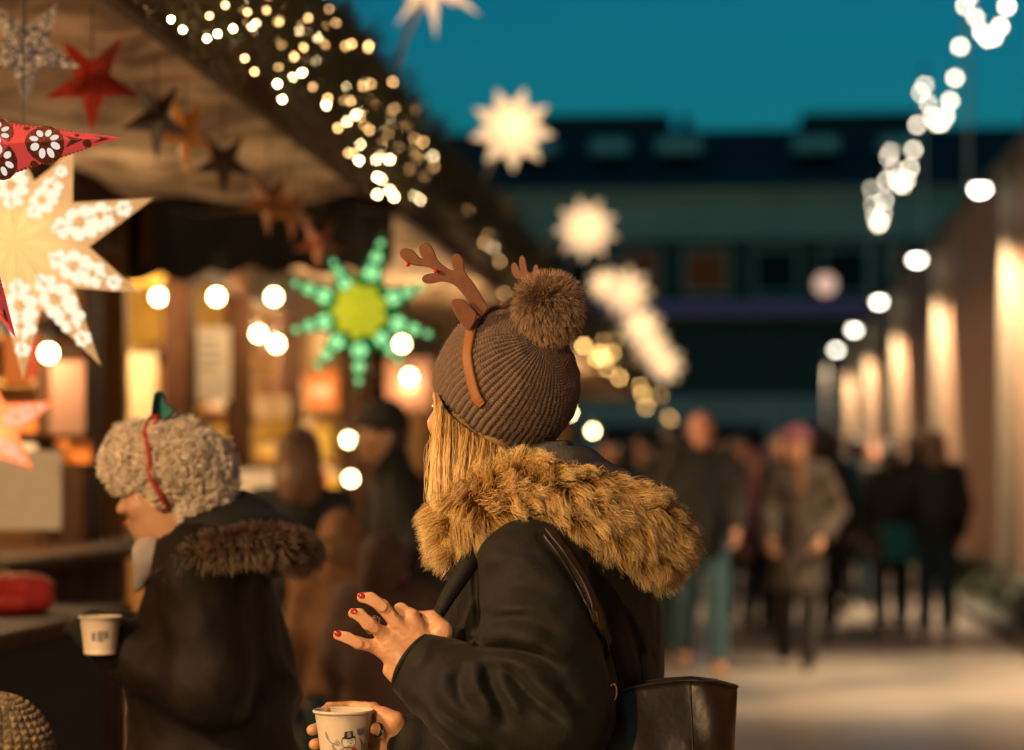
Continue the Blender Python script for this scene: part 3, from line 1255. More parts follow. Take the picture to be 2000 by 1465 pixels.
CREAM_ANG = [62, 20, -22, -57, -90, -124, -160, 164, 132, 98]
lit_star(45, 480, 5.3, CREAM_ANG, [210, 272, 250, 280, 262, 265, 265, 265, 255, 250], 0.50, "cream", "cream",
         "big cream paper star lantern with bright flower cut-outs, hanging at the near stall", 0.6, CZ)
g, R, rv, half, d = lit_star(705, 610, 9.4, [74, 23, -18, -52, -92, -129, -165, 156, 119], [166, 148, 163, 142, 160, 160, 156, 165, 132], 0.44, "green", "green",
         "mint green paper star lantern with an olive yellow centre", 0.35, CZ, bulb_col=(0.8, 1.0, 0.3))
mb = MB()
n = 18
bo = lambda k: R * (0.37 if k % 2 else 0.29)
vs = [(0, -d - 0.03, 0)] + [(bo(k) * math.cos(2 * math.pi * k / n), -d * (0.66 if k % 2 else 0.8) - 0.004, bo(k) * math.sin(2 * math.pi * k / n)) for k in range(n)]
vs += [(0, d + 0.03, 0)] + [(p[0], -p[1], p[2]) for p in vs[1:]]
mb.add(vs, [(0, 1 + k, 1 + (k + 1) % n) for k in range(n)] + [(n + 1, n + 2 + (k + 1) % n, n + 2 + k) for k in range(n)] +
       [(1 + k, n + 2 + k, n + 2 + (k + 1) % n, 1 + (k + 1) % n) for k in range(n)])
mb.build("boss", M["olive"], g, local=True)
lit_star(-25, 838, 6.4, [22, -41, -95, -150, 160, 90], [146, 118, 130, 140, 140, 120], 0.46, "orange", "orange",
         "orange red paper star lantern low at the stall, half out of the picture", 0.5, CZ)

# pink red star, close to the viewer, embroidered arms
D = 4.1
g, R, rv, half, d = lit_star(-150, 307, D, [6.7, -63.2, -137, 151, 79], [383, 395, 385, 385, 385], 0.30, "pinkred", "white",
         "pink red paper star with dark embroidered circles and white petals, cut off at the edge", 0.35, CZ, petals=False, rz=0.12)
md, mw, mdot = MB(), MB(), MB()
s1 = D / F
for ai, (a, Rp) in enumerate(((6.7, 383), (-63.2, 395), (-137, 385), (151, 385), (79, 385))):
    a = math.radians(a)
    Rr = Rp * s1
    args = (a, Rr, rv, half * 0.999, d)
    for (sp, op, rp) in ((238, 0, 37), (148, 27, 33), (148, -27, 33)):
        arm_shape(md, *args, disc(sp * s1, op * s1, rp * s1, 16), 0.0010)
        npet = 8 if op == 0 else 7
        for k in range(npet):
            an = 2 * math.pi * (k + 0.5) / npet
            rr_ = 21 * s1 * rp / 37
            arm_shape(mw, *args, disc(sp * s1 + rr_ * math.cos(an), op * s1 + rr_ * math.sin(an), 6.2 * s1 * rp / 37, 10, 1.45, an), 0.0022)
    # tapering embroidery towards the tip, dots and edge stitches
    arm_shape(md, *args, [(276 * s1, 12 * s1), (276 * s1, -12 * s1), (312 * s1, 0)], 0.0011)
    for (sp, op, rp) in ((318, -7, 7), (211, -36, 6), (205, 34, 5), (300, 11, 4)):
        arm_shape(mdot, *args, disc(sp * s1, op * s1, rp * s1, 9, 1.3), 0.0011)
    arm_shape(md, *args, [(332 * s1, 7 * s1), (330 * s1, -7 * s1), (360 * s1, -2 * s1), (361 * s1, 2 * s1)], 0.0011)
    wl = rv * math.sin(half) / (Rr - rv * math.cos(half))
    for k in range(26):
        sp = (120 + k * 8) * s1
        w = (Rr - sp) * wl * 0.985
        for sg in (1, -1):
            arm_shape(mdot, *args, [(sp, sg * w), (sp + 3 * s1, sg * w * 0.99), (sp + 3 * s1, sg * w * 0.90), (sp, sg * w * 0.90)], 0.0011)
o = md.build("embroidery", M["embroid"], g, local=True); o["kind"] = "stuff"
o = mdot.build("stitching", M["embroid"], g, local=True); o["kind"] = "stuff"
o = mw.build("petal_cut_out", CUT["white"], g, local=True); o["kind"] = "stuff"

# unlit five-pointed stars hung in a row under the canopy
def brocade(name, c1, c2, sc):
    m = bpy.data.materials.new(name)
    m.use_nodes = True
    nt = m.node_tree
    b = nt.nodes["Principled BSDF"]
    b.inputs["Roughness"].default_value = 0.45
    tc = nt.nodes.new("ShaderNodeTexCoord")
    v = nt.nodes.new("ShaderNodeTexVoronoi")
    v.inputs["Scale"].default_value = sc
    v.feature = 'DISTANCE_TO_EDGE'
    n = nt.nodes.new("ShaderNodeTexNoise")
    n.inputs["Scale"].default_value = sc * 0.5
    nt.links.new(tc.outputs["Object"], v.inputs["Vector"])
    nt.links.new(tc.outputs["Object"], n.inputs["Vector"])
    mu = nt.nodes.new("ShaderNodeMath")
    mu.operation = 'MULTIPLY'
    nt.links.new(v.outputs["Distance"], mu.inputs[0])
    nt.links.new(n.outputs["Fac"], mu.inputs[1])
    r = nt.nodes.new("ShaderNodeValToRGB")
    r.color_ramp.elements[0].position = 0.03
    r.color_ramp.elements[1].position = 0.13
    r.color_ramp.elements[0].color = (*c1, 1)
    r.color_ramp.elements[1].color = (*c2, 1)
    nt.links.new(mu.outputs[0], r.inputs[0])
    nt.links.new(r.outputs[0], b.inputs["Base Color"])
    return m


ROW = [(50, 96, 118, "silver and navy brocade paper star, foremost of the row under the canopy", brocade("silver_brocade", (0.03, 0.035, 0.08), (0.62, 0.55, 0.52), 70), 0.05),
       (180, 158, 104, "red paper star hanging beside the silver brocade star", brocade("red_brocade", (0.32, 0.015, 0.012), (0.5, 0.05, 0.02), 60), -0.15),
       (306, 232, 86, "dark brown paper star between the red and the golden star", brocade("brown_brocade", (0.02, 0.012, 0.01), (0.09, 0.05, 0.03), 60), 0.75),
       (362, 258, 84, "golden paper star right of the dark brown star", brocade("gold_brocade", (0.6, 0.25, 0.03), (0.7, 0.33, 0.06), 50), 0.95),
       (437, 318, 68, "black brown paper star in the middle of the row under the canopy", brocade("black_brocade", (0.02, 0.014, 0.012), (0.06, 0.035, 0.025), 60), 0.3),
       (524, 395, 66, "rust brown paper star near the canopy's far end", brocade("rust_brocade", (0.18, 0.06, 0.02), (0.25, 0.09, 0.03), 60), 0.25),
       (570, 412, 62, "copper paper star turned half away, beside the rust brown star", brocade("copper_brocade", (0.38, 0.15, 0.05), (0.45, 0.19, 0.07), 60), 0.8),
       (622, 475, 56, "last dark rust paper star in the row, above the green star", brocade("deep_rust_brocade", (0.2, 0.05, 0.02), (0.28, 0.08, 0.03), 60), 0.4)]
for (u, v, rp, lab, m_, rz) in ROW:
    p = PX(u, v, -1.67)
    D = p.y / CA if False else (p.x * -SA + p.y * CA)
    R = rp * D / F
    root = empty("paper_star", p, lab, "paper star", "unlit paper stars under the canopy", YAW + rz)
    vs, fs = star_shell([-90, -162, 126, 54, -18], R, R * 0.36, R * 0.3)
    link("paper_shell", mesh_data("paper_shell", vs, fs), m_, root)
    hang_cord(root, R * 0.3, CZ)
gold_paper = mat("tan_paper", (0.6, 0.42, 0.2), 0.7, noise=(30, (0.5, 0.32, 0.14), 0.3))
for (u, v, D, rp, lab) in ((786, 224, 10.6, 50, "tan paper star fixed on the garland at the near stall's roof edge"), (975, 405, 15.4, 36, "tan paper star on the second stall's garland, right of a lone bulb"),
                           (1062, 492, 20.0, 34, "pale tan paper star on the third stall's garland, above the pom-pom")):
    p = P(u, v, D)
    root = empty("roof_star", p, lab, "paper star", "tan stars on the garlands", YAW + 0.2)
    vs, fs = star_shell([90, 30, -30, -90, -150, 150], rp * D / F, rp * D / F * 0.45, rp * D / F * 0.3)
    link("paper_shell", mesh_data("paper_shell", vs, fs), gold_paper, root)
    mb = MB()
    q = Vector((FX - 0.03, p.y, FT - 0.05)) - p
    a = root.rotation_euler.z
    q = Matrix.Rotation(-a, 3, 'Z') @ q
    mb.tube([(0, 0, 0), q], 0.008, 6)
    mb.build("bracket", M["wood"], root, local=True)

# lit star lanterns on arms along the eaves
NINE = [80, 40, 0, -40, -80, -120, -160, 160, 120]
EAVE = [(845, -42, 10.6, [-87, -38, 10, 60, 105, 150, 195, 232], 118, "white star lantern at the top edge over the roof line, only its lower points seen"),
        (1000, 252, 14.4, NINE, 84, "large white nine-pointed star lantern against the dark roof and sky"),
        (1145, 447, 21.8, NINE, 64, "second white nine-pointed star lantern, above the pom-pom hat"),
        (1222, 571, 29.5, NINE, 54, "third star lantern along the eaves, blurred into a round glow"),
        (1180, 556, 31.0, NINE, 34, "small star lantern left of the third one along the eaves"),
        (1252, 640, 36.0, NINE, 46, "fourth star lantern along the eaves, right of the pom-pom"),
        (1272, 678, 41.0, NINE, 40, "fifth star lantern along the eaves, between two others"),
        (1296, 712, 47.0, NINE, 42, "farthest star lantern along the eaves, lowest of the row"),
        (-560, 560, 3.3, NINE, 400, "unseen star lantern added under the near canopy for its light")]  # last one added out of view for light from the viewer's side
for i, (u, v, D, ang, rp, lab) in enumerate(EAVE):
    g, R, rv, half, d = lit_star(u, v, D, [a - 8 * (i % 3) for a in ang], rp, 0.60, "cream_far" if i < 8 else "cream", "cream", lab, 1.4 if D < 35 else 2.4, None if i < 8 else CZ, petals=(i == 8),
                                 group="white star lanterns along the eaves")
    if i < 8:
        q = Vector((FX - 0.03, g.location.y + 0.25, FT - 0.12)) - g.location
        q = Matrix.Rotation(-g.rotation_euler.z, 3, 'Z') @ q
        MB().tube([(0, 0, 0.0), (q[0] * 0.5, q[1] * 0.5, q[2] * 0.35), q], 0.014, 7).build("arm_bracket", M["steel"], g, True, local=True)

# ------------------------------------------------------------------ fir garlands with fairy lights along the canopy edges
def fir_sprigs(y0, y1, n, seed, big=1.0):
    rr = np.random.default_rng(seed)
    V, Fc = [], []
    for i in range(n):
        y = rr.uniform(y0, y1)
        ph = rr.uniform(-0.5, 2.6)
        c = np.array([FX + 0.02, y, 2.82])
        nrm = np.array([math.cos(ph) * 0.9, rr.normal(0, 0.25), math.sin(ph)])
        base = c + np.array([0.10 * max(0, math.cos(ph)), 0, 0.22 * math.sin(ph) - 0.06 + rr.normal(0, 0.06)])
        dr = nrm + np.array([rr.normal(0, .35), rr.normal(0, .6), rr.normal(0, .45) - 0.1])
        dr /= np.linalg.norm(dr)
        L = rr.uniform(0.08, 0.18) * (1.6 if (ph > 1.1 and rr.random() < 0.35) else 1.0) * big
        up = np.cross(dr, [0.3, 0.2, 1.0])
        up /= np.linalg.norm(up)
        w = np.cross(dr, up)
        m = 13
        for k in range(m):
            t = (k + 0.5) / m
            q = base + dr * L * t + np.array([0, 0, -0.04 * t * t])
            for sg in (1, -1):
                side = up * sg * math.cos(k * 2.1) + w * sg * math.sin(k * 2.1)
                e = q + (side * 0.8 + dr * 0.6) * rr.uniform(0.028, 0.045) * (1.15 - 0.6 * t)
                tt = np.cross(e - q, side + dr * 0.01 + 1e-4)
                tt = dr * 0.0035 * big
                j = len(V)
                V += [q - tt, q + tt, e]
                Fc.append((j, j + 1, j + 2))
    return V, Fc


fb = MB()
fb.sphere((0, 0, 0), 0.0052, 8, 6)
fairy_me = [mesh_data("fairy_bulb", fb.v, fb.f, True) for _ in range(3)]
fairy_me[0].materials.append(M["fairy"])
fairy_me[1].materials.append(M["fairy_dim"])
fb = MB()
fb.sphere((0, 0, 0), 0.022, 8, 6)
fairy_me[2] = mesh_data("fairy_bulb", fb.v, fb.f, True)
fairy_me[2].materials.append(M["fairy_far"])

NEARB = [(334, 38), (357, 58), (404, 75), (425, 66), (455, 56), (490, 54), (500, 45), (539, 40, 1), (478, 2), (584, 60), (600, 63, 1), (621, 73), (539, 75, 1), (548, 83, 1), (497, 140, 1),
         (478, 114, 1), (616, 119), (590, 142), (572, 152), (542, 164), (551, 194), (544, 131, 1), (675, 171), (637, 206), (640, 192, 1), (677, 238), (695, 224), (681, 299, 1), (409, 31, 1),
         (710, 160), (706, 216), (761, 229), (747, 256), (729, 270), (703, 282), (747, 287), (783, 285), (701, 314), (735, 312), (742, 307), (761, 312), (737, 346), (745, 350),
         (783, 344, 1), (737, 380), (690, 300, 1), (660, 250, 1), (765, 245, 1), (520, 20, 1), (440, 10, 1), (575, 110, 1), (610, 170, 1)]
NEXTB = [(815, 310, 1), (845, 305), (848, 326, 1), (761, 372), (770, 385), (808, 383), (820, 390), (914, 410, 1), (964, 484), (946, 475, 1), (976, 511, 1), (985, 573, 1), (955, 460, 1), (830, 345, 1), (800, 330, 1)]
FARB3 = [(1060, 560), (1075, 555), (1068, 575), (1085, 590)]
FARB4 = [(1140, 675), (1165, 700), (1195, 690), (1178, 668), (1200, 665)]
FARB5 = [(1185, 720), (1235, 705), (1210, 738), (1250, 755), (1270, 775), (1262, 795), (1255, 770), (1290, 772), (1310, 820), (1305, 815), (1180, 700), (1172, 690), (1198, 700), (1226, 712)]


def garland(y0, y1, label, bulbs, n, seed, big, ymin=None):
    r = empty("fir_garland", (FX, (y0 + y1) / 2, 2.82), label, "garland", "fir garlands on the stall roofs")
    V, Fc = fir_sprigs(y0 if ymin is None else ymin, y1, n, seed, big)
    o = link("fir_sprigs", mesh_data("fir_sprigs", np.array(V) - np.array(r.location), Fc), M["needle"], r)
    o["kind"] = "stuff"
    rr = np.random.default_rng(seed + 50)
    if ymin is not None:
        for q in range(110):
            y = rr.uniform(6.2, 10.5)
            link("bulb", fairy_me[1], None, r, Vector((FX + rr.uniform(0.1, 0.22), y, rr.uniform(2.66, 3.0))) - r.location)
    for b in bulbs:
        p = PX(b[0], b[1], -1.365 + rr.uniform(-0.04, 0.04))
        k = 2 if p.y > 17 else (b[2] if len(b) > 2 else 0)
        link("bulb", fairy_me[k], None, r, p - r.location)
    return r


garland(-4.8, 10.62, "thick fir garland with golden fairy lights on the nearest stall's roof edge", NEARB, 3800, 21, 1.0, 4.6)
garland(11.2, 18.0, "fir garland with a few amber fairy lights on the second stall", NEXTB, 900, 22, 1.1)
garland(18.6, 26.0, "dark fir garland on the third stall, behind the pom-pom", FARB3, 420, 23, 1.4)
garland(26.6, 34.0, "fir garland with big amber light discs on the fourth stall", FARB4, 420, 24, 1.5)
garland(34.6, 46.0, "fir garland with overlapping amber light discs on the farthest stall", FARB5, 420, 25, 1.6)

# ------------------------------------------------------------------ goods, notices and papers on the stalls
def card(name, u0, v0, u1, v1, D, m_, label, cat, group=None, t=0.006, lines=0, tilt=0.0):
    """A hanging card facing the viewer's end of the alley, with real thickness."""
    a, b = P(u0, v1, D), P(u1, v0, D)
    w, h = (b - a).x / CA if abs(CA) > 0 else 0, b.z - a.z
    c = (a + b) / 2
    root = empty(name, (c.x, c.y, c.z), label, cat, group, YAW + tilt)
    MB().box((-w / 2, 0, -h / 2), (w / 2, t, h / 2), 0.002).build("sheet", m_, root, local=True)
    if lines:
        mb = MB()
        for k in range(lines):
            z = h * (0.32 - 0.5 * k / max(lines, 1))
            mb.box((-w * 0.32, -0.0012, z - h * 0.012), (w * (0.1 + 0.22 * ((k * 7) % 3) / 2), 0.0, z + h * 0.012))
        o = mb.build("printed_line", M["ink"], root, local=True)
        o["kind"] = "stuff"
    MB().tube([(0, 0.003, h / 2), (0, 0.003, h / 2 + 0.06)], 0.002, 5).build("string", M["cable"], root, local=True)
    return root


card("notice", 377, 640, 450, 782, 12.35, M["paper"], "white notice hanging right of the dark post, below a bulb", "notice", lines=4)
card("cream_blind", 236, 690, 306, 872, 12.4, M["cream"], "tall cream paper sheet left of the dark post, behind the grey curls", "paper sheet")
card("cream_bag", -10, 880, 118, 1035, 8.0, M["paper"], "big cream paper bag hanging at the near stall, below the orange star", "paper bag", tilt=0.15, t=0.09)
card("price_card", 500, 775, 566, 818, 14.2, M["cream"], "cream price card above an ochre sheet, left of the green star's lowest point", "price card", lines=2)
card("ochre_sheet", 505, 822, 565, 868, 14.25, M["ochre"], "ochre sheet hanging below the cream price card", "paper sheet")
card("lit_menu", 458, 918, 540, 985, 13.0, M["paper"], "white price list standing behind the grey curls, low by the counter", "price list", tilt=0.1)
card("pink_poster", 752, 700, 842, 800, 17.0, M["pink"], "pale pink poster behind two bulbs, left of the knit hat", "poster", lines=2)
card("yellow_bunting", 236, 512, 328, 556, 12.2, M["yellow"], "yellow pennant cloth under the header, left of the dark post", "cloth")
card("blue_packet", 0, 585, 34, 650, 6.9, M["blue"], "small pale blue packet hanging behind the cream star's lower arms", "packet")
card("orange_packet", 8, 650, 58, 752, 6.95, M["orange"], "orange packet hanging under the small pale blue packet", "packet")
card("pink_cloth", 98, 705, 166, 848, 9.7, M["pink"], "pale pink cloth in the near stall's window, below the cream star", "cloth")
card("tan_cloth", 110, 860, 178, 905, 9.75, M["orange"], "orange cloth low in the near stall's window", "cloth")

ORN = [(596, 800, 30, 60, 17.9, "cream"), (655, 800, 34, 46, 18.2, "paper"), (612, 735, 28, 30, 18.3, "pink"), (690, 810, 26, 40, 18.25, "cream"), (640, 700, 30, 26, 18.35, "paper"), (668, 745, 22, 26, 18.1, "pink")]
for k, (u, v, w_, h_, D, mk) in enumerate(ORN):
    card("hanging_paper", u - w_, v - h_, u + w_ - 6, v + h_, D, M[mk], ["cream paper panel below the green star, left in its cluster", "white paper panel straight below the green star", "pale pink paper panel under the green star's left arms",
         "cream paper panel below the green star, right in its cluster", "small white paper panel behind the green star's lowest arm", "small pink paper panel between the pale ones below the green star"][k], "paper panel", "pale papers hung below the green star")
shelf_items = []
cols = [("cream", M["cream"]), ("red", M["red"]), ("yellow", M["yellow"]), ("white", M["paper"]), ("orange", M["orange"]), ("pink", M["pink"])]


def jar(p, r, h, m_, label, cat="jar", group=None):
    root = empty("jar", p, label, cat, group)
    MB().lathe([(0, 0), (r * 0.92, 0), (r, h * 0.05), (r, h * 0.72), (r * 0.8, h * 0.84), (0, h * 0.84)], n=14).build("body", m_, root, True, local=True)
    MB().lathe([(0, h * 0.842), (r * 0.86, h * 0.842), (r * 0.86, h), (0, h)], n=14).build("lid", M["wood_mid"], root, True, local=True)


def pack(p, s, m_, label, cat="packet", group=None, rz=0.0):
    root = empty("packet", p, label, cat, group, rz)
    MB().box((-s[0] / 2, -s[1] / 2, 0), (s[0] / 2, s[1] / 2, s[2]), 0.008).build("box_body", m_, root, local=True)
    MB().box((-s[0] * 0.3, -s[1] / 2 - 0.002, s[2] * 0.3), (s[0] * 0.3, -s[1] / 2, s[2] * 0.62)).build("label_patch", M["paper"] if m_ is not M["paper"] else M["red"], root, local=True)


lev = ["counter level", "lowest shelf", "middle shelf", "top shelf"]
nth = ["first", "second", "third", "fourth", "fifth"]
for li, zz in enumerate((1.12, 1.48, 1.84, 2.20)):
    for k in range(5):
        cn, cm = cols[(li * 2 + k * 5 + (k * li) % 3) % 6]
        x = -2.98 - k * 0.36
        if (li + k) % 2:
            jar((x, 17.6, zz), 0.09, 0.27, cm, f"{cn} jar, {nth[k]} from the alley on the second stall's {lev[li]}", group="goods on the second stall's shelves")
        else:
            pack((x, 17.6, zz), (0.24, 0.12, 0.27), cm, f"{cn} packet, {nth[k]} from the alley on the second stall's {lev[li]}", group="goods on the second stall's shelves")
for li, zz in enumerate((1.38, 1.78, 2.15)):
    for k in range(4):
        cn, cm = cols[(li * 3 + k * 2 + 4) % 6]
        x = -2.98 - k * 0.34
        if (li + k) % 2:
            jar((x, 10.2, zz), 0.085, 0.22, cm, f"{cn} jar, {nth[k]} from the alley on the near stall's {lev[li + 1]}", group="goods on the near stall's shelves")
        else:
            pack((x, 10.2, zz), (0.22, 0.12, 0.24), cm, f"{cn} packet, {nth[k]} from the alley on the near stall's {lev[li + 1]}", group="goods on the near stall's shelves")
# red and yellow packets on the second stall's counter
for i, (u, v, D, s, m_, lab) in enumerate(((645, 985, 15.2, (0.12, 0.1, 0.30), M["red"], "tall red packet on the second stall's counter"), (678, 975, 15.6, (0.14, 0.1, 0.26), M["yellow"], "tall yellow packet on the second stall's counter"),
                                           (662, 1030, 14.9, (0.12, 0.1, 0.14), M["orange"], "small orange packet on the second stall's counter"), (702, 1025, 15.4, (0.09, 0.08, 0.12), M["red"], "small red packet beside the yellow one on the counter"),
                                           (612, 850, 16.4, (0.13, 0.1, 0.32), M["cream"], "tall cream packet standing behind the brown-haired person"))):
    p = P(u, v, D)
    pack((NX + 0.12 - (0.2 if i == 4 else 0), p.y, 1.092), s, m_, lab)
# things on the display shelf by the lower left edge
root = empty("red_bundle", (-2.17, 7.1, 0.967), "red folded cloth bundle on the near stall's display table", "cloth bundle")
S = Sdf((-0.3, -0.3, -0.02), (0.3, 0.3, 0.3), 0.012)
S.ell((0, 0, 0.05), (0.2, 0.16, 0.07), 0.02).ell((0.05, 0.03, 0.11), (0.15, 0.13, 0.05), 0.02).ell((-0.1, 0, 0.1), (0.09, 0.1, 0.04), 0.02)
S.disp(lambda X, Y, Z: 0.008 * wob(X, Y, Z, 22, 5)).cutz(0.0)
V, Q = S.mesh("x", 1)
link("cloth", np_mesh("cloth", V, Q), M["red"], root)
root.scale = (0.75, 0.75, 0.75)
MB().tube([(-0.02, -0.18, 0.05), (-0.02, -0.12, 0.12), (0, 0, 0.168), (0.02, 0.14, 0.12), (0.02, 0.17, 0.05)], 0.008, 6).build("ribbon", M["yellow"], root, True, local=True)
for i, (x, y, w, hh, lab) in enumerate(((-2.06, 5.75, 0.2, 0.06, "white carton nearest the lower left edge on the display table"), (-2.2, 6.25, 0.24, 0.06, "flat white carton behind another on the display table"))):
    root = empty("carton", (x, y, 0.967), lab, "carton", None, 0.3 - 0.5 * i)
    MB().box((-w / 2, -0.1, 0), (w / 2, 0.1, hh), 0.004).build("tray", M["paper"], root, local=True)
    MB().box((-w / 2 - 0.004, -0.104, hh + 0.001), (w / 2 + 0.004, 0.104, hh + 0.02), 0.004).build("lid", M["paper"], root, local=True)
    MB().box((-w * 0.3, -0.1065, hh * 0.2), (w * 0.2, -0.101, hh * 0.7)).build("printed_patch", M["ink"], root, local=True)
# ------------------------------------------------------------------ people
M["skin"] = mat("skin", (0.58, 0.33, 0.21), 0.5, noise=(25, (0.5, 0.25, 0.15), 0.35), sss=0.12)
M["skin_pink"] = mat("pink_skin", (0.6, 0.29, 0.2), 0.5, noise=(25, (0.5, 0.22, 0.14), 0.35))
M["eye"] = mat("eye", (0.03, 0.02, 0.015), 0.1)
M["lip"] = mat("lip", (0.4, 0.12, 0.1), 0.4)
M["shoe_dark"] = mat("dark_shoe", (0.02, 0.016, 0.014), 0.4)
M["shoe_tan"] = mat("tan_shoe", (0.4, 0.2, 0.1), 0.5)
M["shoe_white"] = mat("white_shoe", (0.75, 0.72, 0.7), 0.5)


def rotz(V, a):
    c, s_ = math.cos(a), math.sin(a)
    return np.stack([V[:, 0] * c - V[:, 1] * s_, V[:, 0] * s_ + V[:, 1] * c, V[:, 2]], 1)


def make_head(h=0.0048):
    S = Sdf((-0.11, -0.14, -0.22), (0.11, 0.13, 0.15), h)
    S.ell((0, 0.012, 0.035), (0.074, 0.093, 0.09), 0.02)
    S.ell((0, -0.02, -0.03), (0.061, 0.073, 0.088), 0.03)
    S.ell((0, -0.042, -0.085), (0.04, 0.042, 0.033), 0.03)
    S.cap((0, -0.088, 0.012), (0, -0.112, -0.03), 0.008, 0.0135, 0.012)
    S.cap((-0.013, -0.095, -0.032), (0.013, -0.095, -0.032), 0.008, 0.008, 0.008)
    S.cap((-0.035, -0.08, 0.022), (0.035, -0.08, 0.022), 0.011, 0.011, 0.015)
    for sg in (-1, 1):
        S.ell((sg * 0.031, -0.095, 0.002), (0.016, 0.014, 0.010), 0.012, op='cut')
        S.ell((sg * 0.04, -0.062, -0.028), (0.024, 0.022, 0.02), 0.025)
        S.ell((sg * 0.077, 0.012, -0.008), (0.010, 0.021, 0.033), 0.008)
        S.ell((sg * 0.088, 0.010, -0.006), (0.006, 0.011, 0.018), 0.005, op='cut')
    S.ell((0, -0.089, -0.058), (0.024, 0.011, 0.0075), 0.006)
    S.ell((0, -0.087, -0.071), (0.021, 0.011, 0.008), 0.006)
    S.cap((0, 0.02, -0.06), (0, 0.04, -0.21), 0.056, 0.06, 0.03)
    return S.mesh("h", 1)


def make_hand(h=0.0035):
    """Relaxed left hand hanging along -z, palm towards +x, thumb towards -y; wrist at the origin."""
    S = Sdf((-0.05, -0.08, -0.2), (0.06, 0.06, 0.05), h)
    mc = [(-0.03, -0.088), (-0.010, -0.092), (0.011, -0.088), (0.029, -0.078)]
    ln = [0.072, 0.080, 0.074, 0.058]
    for (y, z), L in zip(mc, ln):
        S.cap((0, y * 0.5, -0.01), (0, y, z), 0.018, 0.0125, 0.012)
    for (y, z), L in zip(mc, ln):
        a = np.array((0, y, z))
        b = a + np.array((0.008, y * 0.12, -0.45 * L))
        c = b + np.array((0.020, 0, -0.30 * L))
        d = c + np.array((0.020, 0, -0.14 * L))
        S.chain([a, b, c, d], [0.0105, 0.0092, 0.0082, 0.007], 0.003)
    S.chain([(0.004, -0.02, -0.02), (0.014, -0.045, -0.055), (0.022, -0.052, -0.085), (0.028, -0.048, -0.108)], [0.017, 0.0135, 0.0108, 0.009], 0.005)
    S.cap((0, 0, 0.05), (0, 0, -0.01), 0.024, 0.023, 0.01)
    return S.mesh("g", 1)


HEAD = make_head()
HAND = make_hand()


def cloth_mat(name, c, c2=None, sc=20, rough=0.85, bump=(60, 0.2)):
    return mat(name, c, rough, noise=(sc, c2 or tuple(x * 1.5 for x in c), 0.25), bump=bump)


POSE = {
    "down": ((0.06, 0.03, -0.28), (0.045, -0.06, -0.52)),
    "pocket": ((0.11, 0.07, -0.26), (0.03, -0.08, -0.44)),
    "carry": ((0.06, -0.03, -0.27), (-0.03, -0.25, -0.20)),
    "hold": ((0.06, 0.02, -0.27), (-0.07, -0.20, -0.19)),
    "swing_f": ((0.05, -0.07, -0.27), (0.03, -0.24, -0.44)),
    "swing_b": ((0.06, 0.12, -0.25), (0.05, 0.14, -0.5)),
}


